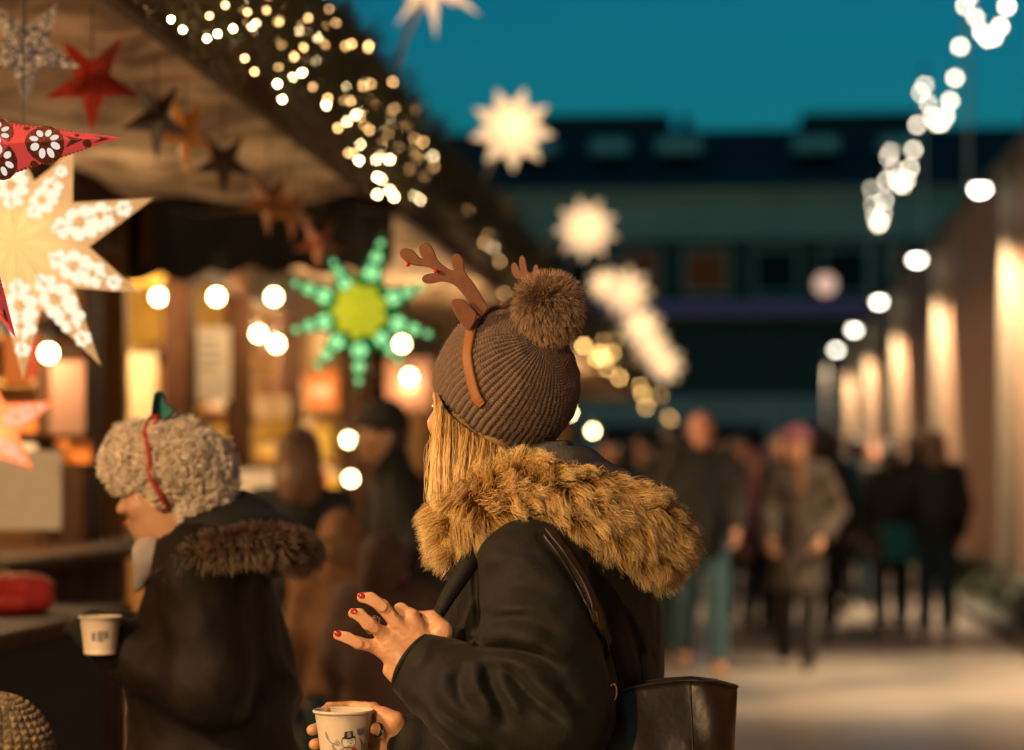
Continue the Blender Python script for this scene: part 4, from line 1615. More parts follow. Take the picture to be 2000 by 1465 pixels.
def person(u, D, H, face, label, jacket, trousers, shoe, hair="short", hair_m=None, hat_m=None, skin="skin", poses=("down", "down"), stride=0.0, hem=0.80, puff=0.0,
           head_scale=None, head_turn=0.0, stoop=0.0, wide=1.0, scarf=None, gloves=False, h=0.016, cat="person", head_pitch=0.0, group=None):
    fr = Frame(u, D)
    k = H / 1.7
    hs = head_scale or (0.55 + 0.45 * k)
    A = math.radians(face)
    out = {}
    hz = 1.585 * k if head_scale is None else H - 0.125 * hs
    hc = np.array((0, -stoop, hz))
    Vh, Qh = HEAD
    Vh = Vh * hs
    if head_pitch:
        c, s_ = math.cos(head_pitch), math.sin(head_pitch)
        Vh = np.stack([Vh[:, 0], Vh[:, 1] * c - Vh[:, 2] * s_, Vh[:, 1] * s_ + Vh[:, 2] * c], 1)
    HT = lambda V: rotz(V, math.radians(head_turn)) + hc
    parts = [(HT(Vh), Qh)]
    sh_z, sh_x = 1.385 * k, 0.165 * k * wide
    arms = []
    for sg, ps in ((1, poses[0]), (-1, poses[1])):
        e, w = POSE[ps]
        s0 = np.array((sg * sh_x, 0.0, sh_z))
        e = s0 + np.array((sg * e[0], e[1], e[2])) * k
        w = s0 + np.array((sg * w[0], w[1], w[2])) * k
        arms.append((s0, e, w))
        dr = (w - e) / np.linalg.norm(w - e)
        # hand frame: -z along the forearm
        zc = -dr
        xc = np.array((-sg, 0, 0)) - zc * np.dot((-sg, 0, 0), zc)
        xc /= np.linalg.norm(xc)
        yc = np.cross(zc, xc)
        if gloves:
            continue
        Vg, Qg = HAND
        Vm = Vg.copy()
        if sg < 0:
            Vm[:, 1] = Vm[:, 1]
        ysg = 1 if np.dot(yc, (0, 1, 0)) >= 0 else -1
        Wd = Vm[:, :1] * xc + Vm[:, 1:2] * yc * ysg + Vm[:, 2:] * zc
        flip = ysg < 0
        parts.append((Wd * k + w + dr * 0.015, Qg[:, ::-1] if flip else Qg))
    # trunk and legs under the clothes
    legs = []
    for sg in (1, -1):
        st = stride * sg
        hip = np.array((sg * 0.085, 0.0, 0.90)) * k
        if st > 0:
            kn = np.array((sg * 0.085, -0.16 * st, 0.49)) * k
            an = np.array((sg * 0.08, -0.26 * st, 0.085)) * k
        elif st < 0:
            kn = np.array((sg * 0.085, -0.02 * st, 0.48)) * k
            an = np.array((sg * 0.08, -0.36 * st, 0.12)) * k
        else:
            kn = np.array((sg * 0.09, -0.01, 0.48)) * k
            an = np.array((sg * 0.095, 0.02, 0.08)) * k
        legs.append((hip, kn, an))
    B = Sdf(np.array((-0.45, -0.45, 0.0)) * k, np.array((0.45, 0.45, 1.55)) * k, 0.02)
    B.ell((0, 0.02, 1.2 * k), np.array((0.155 * wide, 0.1, 0.23)) * k, 0.05).ell((0, 0.02, 0.97 * k), np.array((0.15, 0.105, 0.14)) * k, 0.05)
    B.cap((-0.13 * k, 0.01, 1.39 * k), (0.13 * k, 0.01, 1.39 * k), 0.05 * k, 0.05 * k, 0.04)
    for s0, e, w in arms:
        B.chain([s0, e, w], [0.05 * k, 0.04 * k, 0.03 * k], 0.02)
    for hp, kn, an in legs:
        B.chain([hp, kn, an], [0.08 * k, 0.055 * k, 0.042 * k], 0.02)
    parts.append(B.mesh("b", 1))
    V, Q = join_np(parts)
    me = np_mesh("person", rotz(V, A), Q)
    root = link("person", me, M[skin])
    root.location = fr.loc
    root.rotation_euler = (0, 0, YAW)
    tag(root, label, cat, group)
    # coat
    pf = puff
    J = Sdf(np.array((-0.55, -0.5, hem - 0.04)) * k, np.array((0.55, 0.55, 1.6)) * k, h)
    J.ell((0, 0.02, 1.2 * k), ((0.19 + pf) * k * wide, (0.135 + pf) * k, 0.27 * k), 0.06)
    J.cap((0, 0.025, 1.05 * k), (0, 0.02, (hem - 0.1) * k), (0.155 + pf) * k, (0.175 + pf) * k, 0.06)
    J.cap((-0.13 * k * wide, 0.01, 1.38 * k), (0.13 * k * wide, 0.01, 1.38 * k), (0.075 + pf * 0.6) * k, None, 0.05)
    for s0, e, w in arms:
        J.chain([s0, e, w], [(0.075 + pf * 0.7) * k, (0.065 + pf * 0.7) * k, (0.05 + pf * 0.4) * k], 0.025)
    J.cap((0, -stoop * 0.6 + 0.02, 1.45 * k), (0, -stoop * 0.8 + 0.03, 1.49 * k), 0.085 * k, 0.08 * k, 0.04)
    J.disp(lambda X, Y, Z: 0.010 * wob(X, Y, Z * 1.6, 13, 11 + abs(int(u))) + 0.004 * wob(X, Y, Z, 34, 5))
    J.cutz(hem * k)
    V, Q = J.mesh("j", 1)
    out["coat"] = link("coat", np_mesh("coat", rotz(V, A), Q), jacket, root)
    # trousers
    T = Sdf(np.array((-0.25, -0.45, 0.0)) * k, np.array((0.25, 0.45, 1.0)) * k, h)
    for hp, kn, an in legs:
        T.chain([hp, kn, an + np.array((0, 0, 0.0))], [0.105 * k, 0.078 * k, 0.068 * k], 0.015)
    T.cap((-0.05 * k, 0.01, 0.92 * k), (0.05 * k, 0.01, 0.92 * k), 0.12 * k, None, 0.03)
    T.disp(lambda X, Y, Z: 0.006 * wob(X, Y, Z * 1.5, 18, 3 + abs(int(u))))
    T.cutz(0.05 * k)
    V, Q = T.mesh("t", 1)
    link("trousers", np_mesh("trousers", rotz(V, A), Q), trousers, root)
    for hp, kn, an in legs:
        G = Sdf(an + np.array((-0.08, -0.26, -0.13)) * k, an + np.array((0.08, 0.12, 0.12)) * k, 0.011)
        fz = an[2] - 0.05 * k
        G.cap(an + np.array((0, 0.035, -0.035)) * k, an + np.array((0, -0.15, -0.05)) * k, 0.046 * k, 0.036 * k, 0.02)
        G.cap(an + np.array((0, 0, 0.05)) * k, an, 0.052 * k, 0.05 * k, 0.02)
        G.cutz(an[2] - 0.08 * k + 0.003)
        V, Q = G.mesh("s", 1)
        link("shoe", np_mesh("shoe", rotz(V, A), Q), shoe, root)
    # face
    for sg in (-1, 1):
        e = np.array([(sg * 0.031, -0.082, 0.002)]) * hs
        if head_pitch:
            c, s_ = math.cos(head_pitch), math.sin(head_pitch)
            e = np.stack([e[:, 0], e[:, 1] * c - e[:, 2] * s_, e[:, 1] * s_ + e[:, 2] * c], 1)
        p = rotz(HT(e), A)[0]
        mb = MB()
        mb.sphere(p, 0.0105 * hs, 8, 6)
        mb.build("eye", M["eye"], root, True, local=True)
    mth = np.array([(-0.022, -0.097, -0.064), (-0.01, -0.1025, -0.062), (0, -0.1035, -0.063), (0.01, -0.1025, -0.062), (0.022, -0.097, -0.064)]) * hs
    if head_pitch:
        mth = np.stack([mth[:, 0], mth[:, 1] * c - mth[:, 2] * s_, mth[:, 1] * s_ + mth[:, 2] * c], 1)
    mb = MB()
    mb.tube(rotz(HT(mth), A), [0.002, 0.0045, 0.005, 0.0045, 0.002], 7)
    mb.build("mouth", M["lip"], root, True, local=True)
    # hair or hat
    hm = hair_m or M["wood"]
    if hair in ("short", "long", "hood", "fringe"):
        S = Sdf((-0.16, -0.16, -0.34), (0.16, 0.2, 0.2), 0.009)
        S.ell((0, 0.022, 0.045), (0.088, 0.106, 0.098), 0.02)
        if hair == "long":
            S.ell((0, 0.06, -0.08), (0.088, 0.07, 0.15), 0.04)
            for sg in (-1, 1):
                S.cap((sg * 0.072, 0.0, 0.0), (sg * 0.075, -0.01, -0.2), 0.028, 0.024, 0.02)
        else:
            S.ell((0, 0.05, -0.02), (0.08, 0.07, 0.08), 0.03)
        S.ell((0, -0.105, -0.045), (0.066, 0.085, 0.105), 0.02, op='cut')
        S.disp(lambda X, Y, Z: 0.006 * wob(X * 2.0, Y * 2.0, Z, 40, 8))
        V, Q = S.mesh("x", 1)
        V = V * hs
        if head_pitch:
            V = np.stack([V[:, 0], V[:, 1] * c - V[:, 2] * s_, V[:, 1] * s_ + V[:, 2] * c], 1)
        link("hair", np_mesh("hair", rotz(HT(V), A), Q), hm, root)
    if hat_m is not None:
        S = Sdf((-0.14, -0.16, -0.02), (0.14, 0.17, 0.2), 0.008)
        S.ell((0, 0.015, 0.055), (0.092, 0.108, 0.105), 0.01)
        for t in np.linspace(0, 2 * math.pi, 17)[:-1]:
            t2 = t + 2 * math.pi / 16
            S.cap((0.088 * math.cos(t), 0.012 + 0.104 * math.sin(t), 0.045), (0.088 * math.cos(t2), 0.012 + 0.104 * math.sin(t2), 0.045), 0.016, None, 0.008)
        S.disp(lambda X, Y, Z: 0.002 * np.sin(26 * np.arctan2(X, Y)) + 0 * Z)
        S.cutz(0.03)
        V, Q = S.mesh("x", 0)
        link("hat", np_mesh("hat", rotz(HT(V * hs), A), Q), hat_m, root)
    if scarf is not None:
        S = Sdf(np.array((-0.16, -0.2, -0.35)), np.array((0.16, 0.16, -0.02)), 0.009)
        for t in np.linspace(0, 2 * math.pi, 13)[:-1]:
            t2 = t + 2 * math.pi / 12
            S.cap((0.075 * math.cos(t), 0.02 + 0.08 * math.sin(t), -0.15 + 0.02 * math.sin(t)), (0.075 * math.cos(t2), 0.02 + 0.08 * math.sin(t2), -0.15 + 0.02 * math.sin(t2)), 0.032, None, 0.02)
        S.cap((0.02, -0.08, -0.16), (0.03, -0.12, -0.32), 0.035, 0.03, 0.02)
        S.disp(lambda X, Y, Z: 0.004 * wob(X, Y, Z, 45, 4))
        V, Q = S.mesh("x", 1)
        link("scarf", np_mesh("scarf", rotz(V * hs + hc, A), Q), scarf, root)
    if gloves:
        for sg, (s0, e, w) in zip((1, -1), arms):
            dr = (w - e) / np.linalg.norm(w - e)
            S = Sdf(w - 0.2, w + 0.2, 0.01)
            S.cap(w, w + dr * 0.07, 0.04, 0.042, 0.02)
            for j in range(4):
                o = np.array((0.02 * (j - 1.5), 0, 0))
                S.cap(w + dr * 0.06 + o, w + dr * 0.13 + o * 1.2 + np.array((0, 0, -0.01)), 0.015, 0.013, 0.008)
            S.cap(w + dr * 0.02, w + dr * 0.06 + np.array((-sg * 0.05, 0, 0.02)), 0.018, 0.015, 0.01)
            V, Q = S.mesh("x", 1)
            link("glove", np_mesh("glove", rotz(V, A), Q), M["black_cloth"], root)
    return root, fr, arms


BLACKC = cloth_mat("black_wool", (0.007, 0.0065, 0.007))
CHAR = cloth_mat("charcoal_wool", (0.007, 0.007, 0.0075))
NAVY = cloth_mat("navy_cloth", (0.012, 0.022, 0.03))
TEALC = cloth_mat("teal_cloth", (0.006, 0.05, 0.062))
JEANS = cloth_mat("blue_denim", (0.02, 0.055, 0.075))
DJEANS = cloth_mat("dark_denim", (0.01, 0.028, 0.04))
TWEED = mat("speckled_tweed", (0.02, 0.014, 0.011), 0.9, noise=(12, (0.075, 0.055, 0.04), 0.10), bump=(60, 0.3))
PINKC = cloth_mat("pink_cloth", (0.22, 0.09, 0.11))
PLUM = cloth_mat("plum_knit", (0.2, 0.07, 0.1))
BROWNH = mat("brown_hair", (0.09, 0.04, 0.018), 0.5, noise=(40, (0.16, 0.08, 0.035), 0.3))
DARKH = mat("dark_hair", (0.015, 0.011, 0.01), 0.5)
BROWNC = cloth_mat("brown_cloth", (0.055, 0.026, 0.02))
WHITEK = cloth_mat("white_knit", (0.75, 0.68, 0.66))
TANC = cloth_mat("tan_cloth", (0.13, 0.055, 0.02))

person(1370, 16.7, 1.78, 4, "bald man in an open dark jacket and blue jeans, walking towards the viewer", CHAR, JEANS, M["shoe_tan"], hair="none", skin="skin_pink", poses=("swing_f", "pocket"), stride=0.8, hem=0.76, puff=0.015)
person(1556, 16.9, 1.67, -6, "woman in a plum knit hat and long speckled tweed coat walking closer", TWEED, BLACKC, M["shoe_dark"], hair="long", hair_m=BROWNH, hat_m=PLUM, poses=("pocket", "swing_f"), stride=0.5, hem=0.56, puff=0.03, scarf=TANC)
person(1482, 20.5, 1.52, 20, "short person in a pink coat and pink hat behind the tweed coat's shoulder", PINKC, BLACKC, M["shoe_dark"], hair="long", hair_m=BROWNH, hat_m=PINKC, skin="skin_pink")
person(1630, 22.3, 1.74, 160, "person in a teal jacket and black trousers seen from behind", TEALC, BLACKC, M["shoe_white"], hair="short", hair_m=DARKH, stride=0.6, poses=("carry", "down"))
person(1672, 23.6, 1.7, 175, "tall person in black with dark hair beside the teal jacket", BLACKC, DJEANS, M["shoe_dark"], hair="short", hair_m=DARKH, stride=0.3)
person(1738, 20.8, 1.62, 190, "person in a black coat with a white knit hat, seen from behind", BLACKC, BLACKC, M["shoe_dark"], hair="long", hair_m=DARKH, hat_m=WHITEK, poses=("down", "carry"), puff=0.02, hem=0.62)
person(1828, 20.2, 1.69, 172, "person with long brown hair, black jacket and blue jeans, nearest the brick wall", BLACKC, DJEANS, M["shoe_white"], hair="long", hair_m=BROWNH, poses=("pocket", "down"), puff=0.015)
person(1188, 24.0, 1.66, 8, "far person with a bare flesh pink face just right of the knit hat", BROWNC, DJEANS, M["shoe_dark"], hair="fringe", hair_m=BROWNH, skin="skin_pink")
person(1254, 21.5, 1.66, -12, "person in a teal coat between the bald man and the pale face", TEALC, BLACKC, M["shoe_dark"], hair="short", hair_m=BROWNH)
person(1412, 24.5, 1.66, 12, "person in brown walking behind the bald man's shoulder", BROWNC, DJEANS, M["shoe_dark"], hair="long", hair_m=BROWNH, skin="skin_pink")
person(1296, 19.0, 1.55, 150, "person in black half hidden behind the fur hood", BLACKC, DJEANS, M["shoe_dark"], hair="short", hair_m=DARKH)
person(583, 9.4, 1.53, 192, "brown-haired person in a black hooded coat, seen from behind at the second stall", BLACKC, DJEANS, M["shoe_dark"], hair="long", hair_m=BROWNH, puff=0.02)
person(770, 10.2, 1.65, -72, "man in a black cap and black coat, face turned left to the stall", BLACKC, DJEANS, M["shoe_dark"], hair="short", hair_m=DARKH, hat_m=BLACKC, skin="skin", stoop=0.06, poses=("down", "carry"))
person(752, 8.1, 1.17, 170, "child in a brown fuzzy hooded coat behind the woman's raised hand", BROWNC, DJEANS, M["shoe_dark"], hair="hood", hair_m=BROWNC, head_scale=0.92, puff=0.04)
person(668, 8.9, 1.22, 185, "child in a tan coat and tan hat between two dark coats", TANC, DJEANS, M["shoe_dark"], hair="short", hair_m=BROWNH, head_scale=0.9, puff=0.03, hat_m=TANC)

for (u_, D_, H_, f_, ja, tr, lab, kw) in (
    (1318, 18.2, 1.72, 170, BLACKC, DJEANS, "tall person in black walking away left of the bald man", dict(hair="short", hair_m=DARKH, stride=0.6)),
    (1448, 22.5, 1.70, 10, CHAR, BLACKC, "person in charcoal between the bald man and the tweed coat", dict(hair="short", hair_m=DARKH, skin="skin_pink")),
    (1522, 24.5, 1.73, -15, BLACKC, DJEANS, "person in black behind the pink coat", dict(hair="short", hair_m=BROWNH, skin="skin_pink")),
    (1598, 20.6, 1.75, 165, BLACKC, BLACKC, "tall dark-haired person in black right behind the plum hat", dict(hair="short", hair_m=DARKH, stride=-0.4)),
    (1702, 24.8, 1.68, 5, NAVY, DJEANS, "person in navy facing the viewer, left of the white knit hat", dict(hair="long", hair_m=BROWNH, skin="skin_pink")),
    (1785, 22.0, 1.70, 178, BLACKC, DJEANS, "person in black between the white hat and the long brown hair", dict(hair="short", hair_m=BROWNH, stride=0.5)),
    (1222, 19.5, 1.60, 185, NAVY, BLACKC, "person in navy seen from behind just right of the knit hat", dict(hair="short", hair_m=DARKH))):
    person(u_, D_, H_, f_, lab, ja, tr, M["shoe_dark"], **kw)

# teal shopping bag carried between the two black coats
p = P(1758, 1062, 20.4)
root = empty("shopping_bag", (p.x, p.y, p.z - 0.14), "teal shopping bag hanging between two people in black", "bag", None, YAW)
mb = MB()
mb.add([(-0.13, -0.05, 0), (0.13, -0.05, 0), (0.13, 0.05, 0), (-0.13, 0.05, 0), (-0.16, -0.07, 0.3), (0.16, -0.07, 0.3), (0.16, 0.07, 0.3), (-0.16, 0.07, 0.3)],
       [(0, 3, 2, 1), (0, 1, 5, 4), (1, 2, 6, 5), (2, 3, 7, 6), (3, 0, 4, 7)])
mb.build("sack", cloth_mat("teal_bag", (0.018, 0.13, 0.15)), root, local=True)
for y in (-0.07, 0.07):
    MB().tube([(-0.08, y, 0.3), (-0.05, y * 0.5, 0.42), (0.05, y * 0.5, 0.42), (0.08, y, 0.3)], 0.008, 6).build("handle", M["black_cloth"], root, True, local=True)

# ------------------------------------------------------------------ elderly person with curly hair, left
CURLBASE = mat("grey_blond_curls", (0.42, 0.3, 0.2), 0.7, noise=(45, (0.64, 0.5, 0.38), 0.25), bump=(90, 0.6))
CURL = hair_mat("curl_strands", (0.5, 0.38, 0.28), (0.82, 0.69, 0.56), (0.9, 0.8, 0.69), None, 0, 0.4)
DBROWN = mat("dark_brown_coat", (0.006, 0.0035, 0.003), 0.7, noise=(8, (0.010, 0.006, 0.005), 0.3), bump=(40, 0.2), spec=0.25)
elder, EF, arms = person(394, 5.2, 1.47, -84, "elderly person with grey blond curls and a red headband, dark coat, face in profile", DBROWN, BLACKC, M["shoe_dark"], hair="none", poses=("hold", "hold"), puff=0.055,
                         head_scale=0.98, stoop=0.07, hem=0.62, h=0.012, gloves=True, head_pitch=0.05, head_turn=-20, wide=1.1)
for ch in elder.children:
    if ch.name.split(".")[0] in ("coat", "trousers", "shoe", "glove"):
        V = np.array([q.co for q in ch.data.vertices])
        if ch.name.startswith("coat"):
            V[:, 2] -= 0.01
        ch.data.vertices.foreach_set("co", V.astype(np.float32).ravel())
hc = EF(338, 905, 0.0)
S = Sdf(hc - 0.19, hc + 0.19, 0.007)
S.ell(EF(345, 915, 0.0), (0.108, 0.106, 0.093), 0.03).ell(EF(268, 890, 0), (0.05, 0.085, 0.055), 0.04).ell(EF(392, 958, 0), (0.06, 0.085, 0.065), 0.03).ell(EF(245, 900, 0), (0.028, 0.06, 0.035), 0.03)
S.ell(EF(395, 990, 0), (0.055, 0.08, 0.055), 0.03)
S.ell(EF(258, 1006, -0.06), (0.066, 0.085, 0.066), 0.015, op='cut')
S.disp(lambda X, Y, Z: 0.012 * wob(X, Y, Z, 46, 3) + 0.004 * wob(X, Y, Z, 120, 4))
V, Q = S.mesh("x", 1)
hair_o = link("hair", np_mesh("hair", V, Q), CURLBASE, elder)
# curls: small helices standing on the hair mass
rr = np.random.default_rng(11)
ctr = V.mean(0)
pick = rr.choice(len(V), 8500)
base = V[pick]
nr = base - ctr
nr /= np.linalg.norm(nr, axis=1)[:, None]
t1 = np.cross(nr, rr.normal(size=nr.shape))
t1 /= np.linalg.norm(t1, axis=1)[:, None]
t2 = np.cross(nr, t1)
K = 11
pts = np.zeros((len(base), K, 3))
r0 = rr.uniform(0.004, 0.010, len(base))
ax = nr * 0.35 + t1 * 0.9
turn = rr.uniform(6, 12, len(base)) * rr.choice([-1, 1], len(base))
Lc = rr.uniform(0.010, 0.026, len(base))
for j in range(K):
    t = j / (K - 1)
    a = turn * t
    pts[:, j] = base + ax * (Lc * t)[:, None] + (t2 * np.cos(a)[:, None] + nr * (np.sin(a) + 0.6)[:, None]) * r0[:, None]
curves_obj("curl", pts, np.linspace(0.0013, 0.0008, K), CURL, hair_o)["kind"] = "stuff"
# red headband and its teal bobble
REDB = mat("red_headband", (0.38, 0.03, 0.015), 0.5)
TEALB = mat("teal_felt", (0.03, 0.16, 0.15), 0.8)
band_px = [(300, 816), (295, 850), (293, 890), (300, 930), (316, 968), (332, 990)]
bvh = BVHTree.FromPolygons([tuple(x) for x in V], [tuple(int(i) for i in q) for q in Q])


def on_surface(bvh_, fr, u, v, lift, dist=0.0):
    e = fr.eye()
    t = Vector(fr(u, v, 0.0))
    d = (t - e).normalized()
    hit = bvh_.ray_cast(e, d)
    if hit[0] is None:
        near = bvh_.find_nearest(t)
        return np.array(near[0] + near[1] * lift), np.array(near[1])
    return np.array(hit[0] + hit[1] * lift), np.array(hit[1])


bp = [on_surface(bvh, EF, u, v, 0.020)[0] for u, v in band_px]
top = bp[0]
full = [bp[i] for i in range(len(bp))][::-1] + [np.array((top[0], top[1] + 0.06, top[2] + 0.012)), np.array((top[0], top[1] + 0.16, top[2] - 0.02)), np.array((top[0] + 0.0, top[1] + 0.2, top[2] - 0.1))]
hb = MB().tube(smooth_path(full, 30), 0.0058, 8).build("headband", REDB, elder, True, local=True)
S = Sdf(EF(315, 790, 0) - 0.07, EF(315, 790, 0) + 0.07, 0.004)
S.cap(EF(313, 806, -0.06), EF(310, 775, -0.06), 0.019, 0.013, 0.005).cap(EF(313, 806, -0.06), EF(327, 802, -0.06), 0.016, 0.014, 0.005)
Vb, Qb = S.mesh("x", 1)
link("felt_bobble", np_mesh("felt_bobble", Vb, Qb), TEALB, hb)
MB().tube([EF(306, 812, -0.06), EF(301, 840, -0.075)], 0.009, 8).build("bobble_stalk", REDB, hb, True, local=True)
# collar, fur trim and pale scarf
S = Sdf(EF(240, 1180, -0.35), EF(700, 930, 0.35), 0.011)
S.chain([EF(352, 1110, -0.1), EF(410, 1045, -0.06), EF(470, 1010, 0.02), EF(500, 1015, 0.10)], [0.045, 0.05, 0.055, 0.05], 0.03)
S.ell(EF(470, 1060, 0.0), (0.15, 0.15, 0.085), 0.03)
S.disp(lambda X, Y, Z: 0.005 * wob(X, Y, Z, 25, 9))
Vb, Qb = S.mesh("x", 1)
link("hood", np_mesh("hood", Vb, Qb), BLACKC, elder)
ftp = smooth_path([EF(352, 1112, -0.20), EF(400, 1078, -0.225), EF(470, 1062, -0.23), EF(540, 1058, -0.20), EF(582, 1072, -0.12), EF(585, 1078, 0.03), EF(520, 1062, 0.16), EF(420, 1070, 0.2)], 30)
S = Sdf(ftp.min(0) - 0.08, ftp.max(0) + 0.08, 0.009)
for i in range(len(ftp) - 1):
    S.cap(ftp[i], ftp[i + 1], 0.025, 0.025, 0.01)
Vb, Qb = S.mesh("x", 1)
EFUR = hair_mat("brown_fur", (0.07, 0.04, 0.025), (0.24, 0.15, 0.09), (0.40, 0.28, 0.2), None, 0)
ft = link("fur_trim", np_mesh("fur_trim", Vb, Qb), mat("brown_fur_base", (0.08, 0.04, 0.02), 0.9), elder)


def fur(V, Q, n, length, rad, K, seed, axis_pts=None, grav=0.3, clump=0.5, nclump=400, spread=0.35, flow=None, wave=0.1):
    """Strands rooted on a surface: outward, pulled down, gathered into tufts."""
    rr = np.random.default_rng(seed)
    P0, P1, P2, P3 = V[Q[:, 0]], V[Q[:, 1]], V[Q[:, 2]], V[Q[:, 3]]
    Nf = np.cross(P2 - P0, P3 - P1)
    ar = np.linalg.norm(Nf, axis=1)
    Nf = Nf / np.maximum(ar, 1e-12)[:, None]
    f = rr.choice(len(Q), n, p=ar / ar.sum())
    a, b = rr.random((n, 1)), rr.random((n, 1))
    base = (P0[f] * (1 - a) + P1[f] * a) * (1 - b) + (P3[f] * (1 - a) + P2[f] * a) * b
    nr = Nf[f]
    if flow is not None:
        nr = flow(base, nr, rr)
    # tuft guides
    gi = rr.choice(n, min(nclump, n), replace=False)
    gb, gn = base[gi], nr[gi]
    gd = gn + rr.normal(0, spread, gn.shape)
    gd[:, 2] -= grav * 0.5
    gd /= np.linalg.norm(gd, axis=1)[:, None]
    gl = length * rr.uniform(0.75, 1.2, len(gi))
    near = np.zeros(n, int)
    for i in range(0, n, 4000):
        d2 = ((base[i:i + 4000, None, :] - gb[None]) ** 2).sum(2)
        near[i:i + 4000] = d2.argmin(1)
    d = nr + rr.normal(0, spread * 0.8, nr.shape)
    d /= np.linalg.norm(d, axis=1)[:, None]
    L = length * rr.uniform(0.55, 1.15, n)
    t = np.linspace(0, 1, K)
    own = base[:, None, :] + d[:, None, :] * (L[:, None] * t)[:, :, None]
    gt = gb[near][:, None, :] + gd[near][:, None, :] * (gl[near][:, None] * t)[:, :, None]
    c = (clump * t ** 1.3)[None, :, None] * rr.uniform(0.5, 1.0, (n, 1, 1))
    pts = own * (1 - c) + gt * c
    pts[:, :, 2] -= grav * (L[:, None] * t[None, :] ** 2) * 0.8
    # gentle wave
    ph = rr.uniform(0, 6.28, len(gi))[near][:, None] + rr.normal(0, 0.4, (n, 1))
    side = np.cross(d, rr.normal(size=gd.shape)[near] + rr.normal(0, 0.25, d.shape))
    side /= np.maximum(np.linalg.norm(side, axis=1), 1e-9)[:, None]
    pts += side[:, None, :] * (wave * L[:, None] * t[None, :] * np.sin(5.0 * t[None, :] + ph))[:, :, None]
    r = rad * (1 - 0.85 * t ** 1.5)
    return pts, r


pts, r = fur(Vb, Qb, 6000, 0.032, 0.0009, 5, 3, grav=0.3)
curves_obj("fur_strand", pts, r, EFUR, ft)["kind"] = "stuff"
S = Sdf(EF(230, 1170, -0.25), EF(330, 1040, 0.1), 0.008)
S.chain([EF(296, 1075, -0.05), EF(274, 1098, -0.06), EF(264, 1140, -0.065)], [0.034, 0.032, 0.02], 0.03)
S.disp(lambda X, Y, Z: 0.005 * wob(X, Y, Z, 50, 2))
Vb, Qb = S.mesh("x", 1)
link("scarf", np_mesh("scarf", Vb, Qb), mat("pale_scarf", (0.42, 0.36, 0.36), 0.9), elder)

# paper cup in the elderly person's gloves
CUPW = mat("cup_paper", (0.66, 0.55, 0.46), 0.5, noise=(120, (0.6, 0.49, 0.4), 0.3))


def cup(loc, rt, rb, hh, label, rz):
    root = empty("paper_cup", loc, label, "cup", None, rz)
    prof = [(0, 0.004), (rb - 0.002, 0.004), (rb, 0), (rb + 0.001, 0.003)]
    for t in np.linspace(0.05, 0.95, 8):
        prof.append((rb + (rt - rb) * t, hh * t))
    prof += [(rt, hh * 0.965)]
    MB().lathe(prof + [(rt - 0.002, hh * 0.965), (rb - 0.001, 0.012), (0, 0.012)], n=48).build("cup_wall", CUPW, root, True, local=True)
    rim = [(rt + 0.0022 * math.cos(a) + 0.001, hh * 0.972 + 0.003 * math.sin(a)) for a in np.linspace(0, 2 * math.pi, 9)]
    MB().lathe(rim, n=48).build("rim", CUPW, root, True, local=True)
    MB().lathe([(0, hh * 0.8), (rb + (rt - rb) * 0.8 - 0.0025, hh * 0.8)], n=32).build("drink", mat("brown_drink", (0.12, 0.04, 0.015), 0.2), root, local=True)
    return root


sc_ = 5.0 / F
pc = P(196, 1278, 5.0)
c2 = cup((pc.x, pc.y, pc.z), 0.042, 0.033, 0.079, "pale paper cup held in the dark gloves at the left", YAW)
mb = MB()
for (a0, z0, w, hh) in ((-1.9, 0.03, 0.25, 0.018), (-1.55, 0.028, 0.3, 0.022), (-1.2, 0.034, 0.2, 0.016)):
    n = 6
    for k in range(n):
        aa, ab = a0 + w * k / n, a0 + w * (k + 1) / n
        rz0, rz1 = 0.0333 + 0.009 * z0 / 0.079 + 0.0006, 0.0333 + 0.009 * (z0 + hh) / 0.079 + 0.0006
        mb.add([(rz0 * math.cos(aa), rz0 * math.sin(aa), z0), (rz0 * math.cos(ab), rz0 * math.sin(ab), z0), (rz1 * math.cos(ab), rz1 * math.sin(ab), z0 + hh), (rz1 * math.cos(aa), rz1 * math.sin(aa), z0 + hh)], [(0, 1, 2, 3)])
o = mb.build("print", mat("grey_print", (0.22, 0.2, 0.22), 0.6), c2, local=True)
o["kind"] = "stuff"


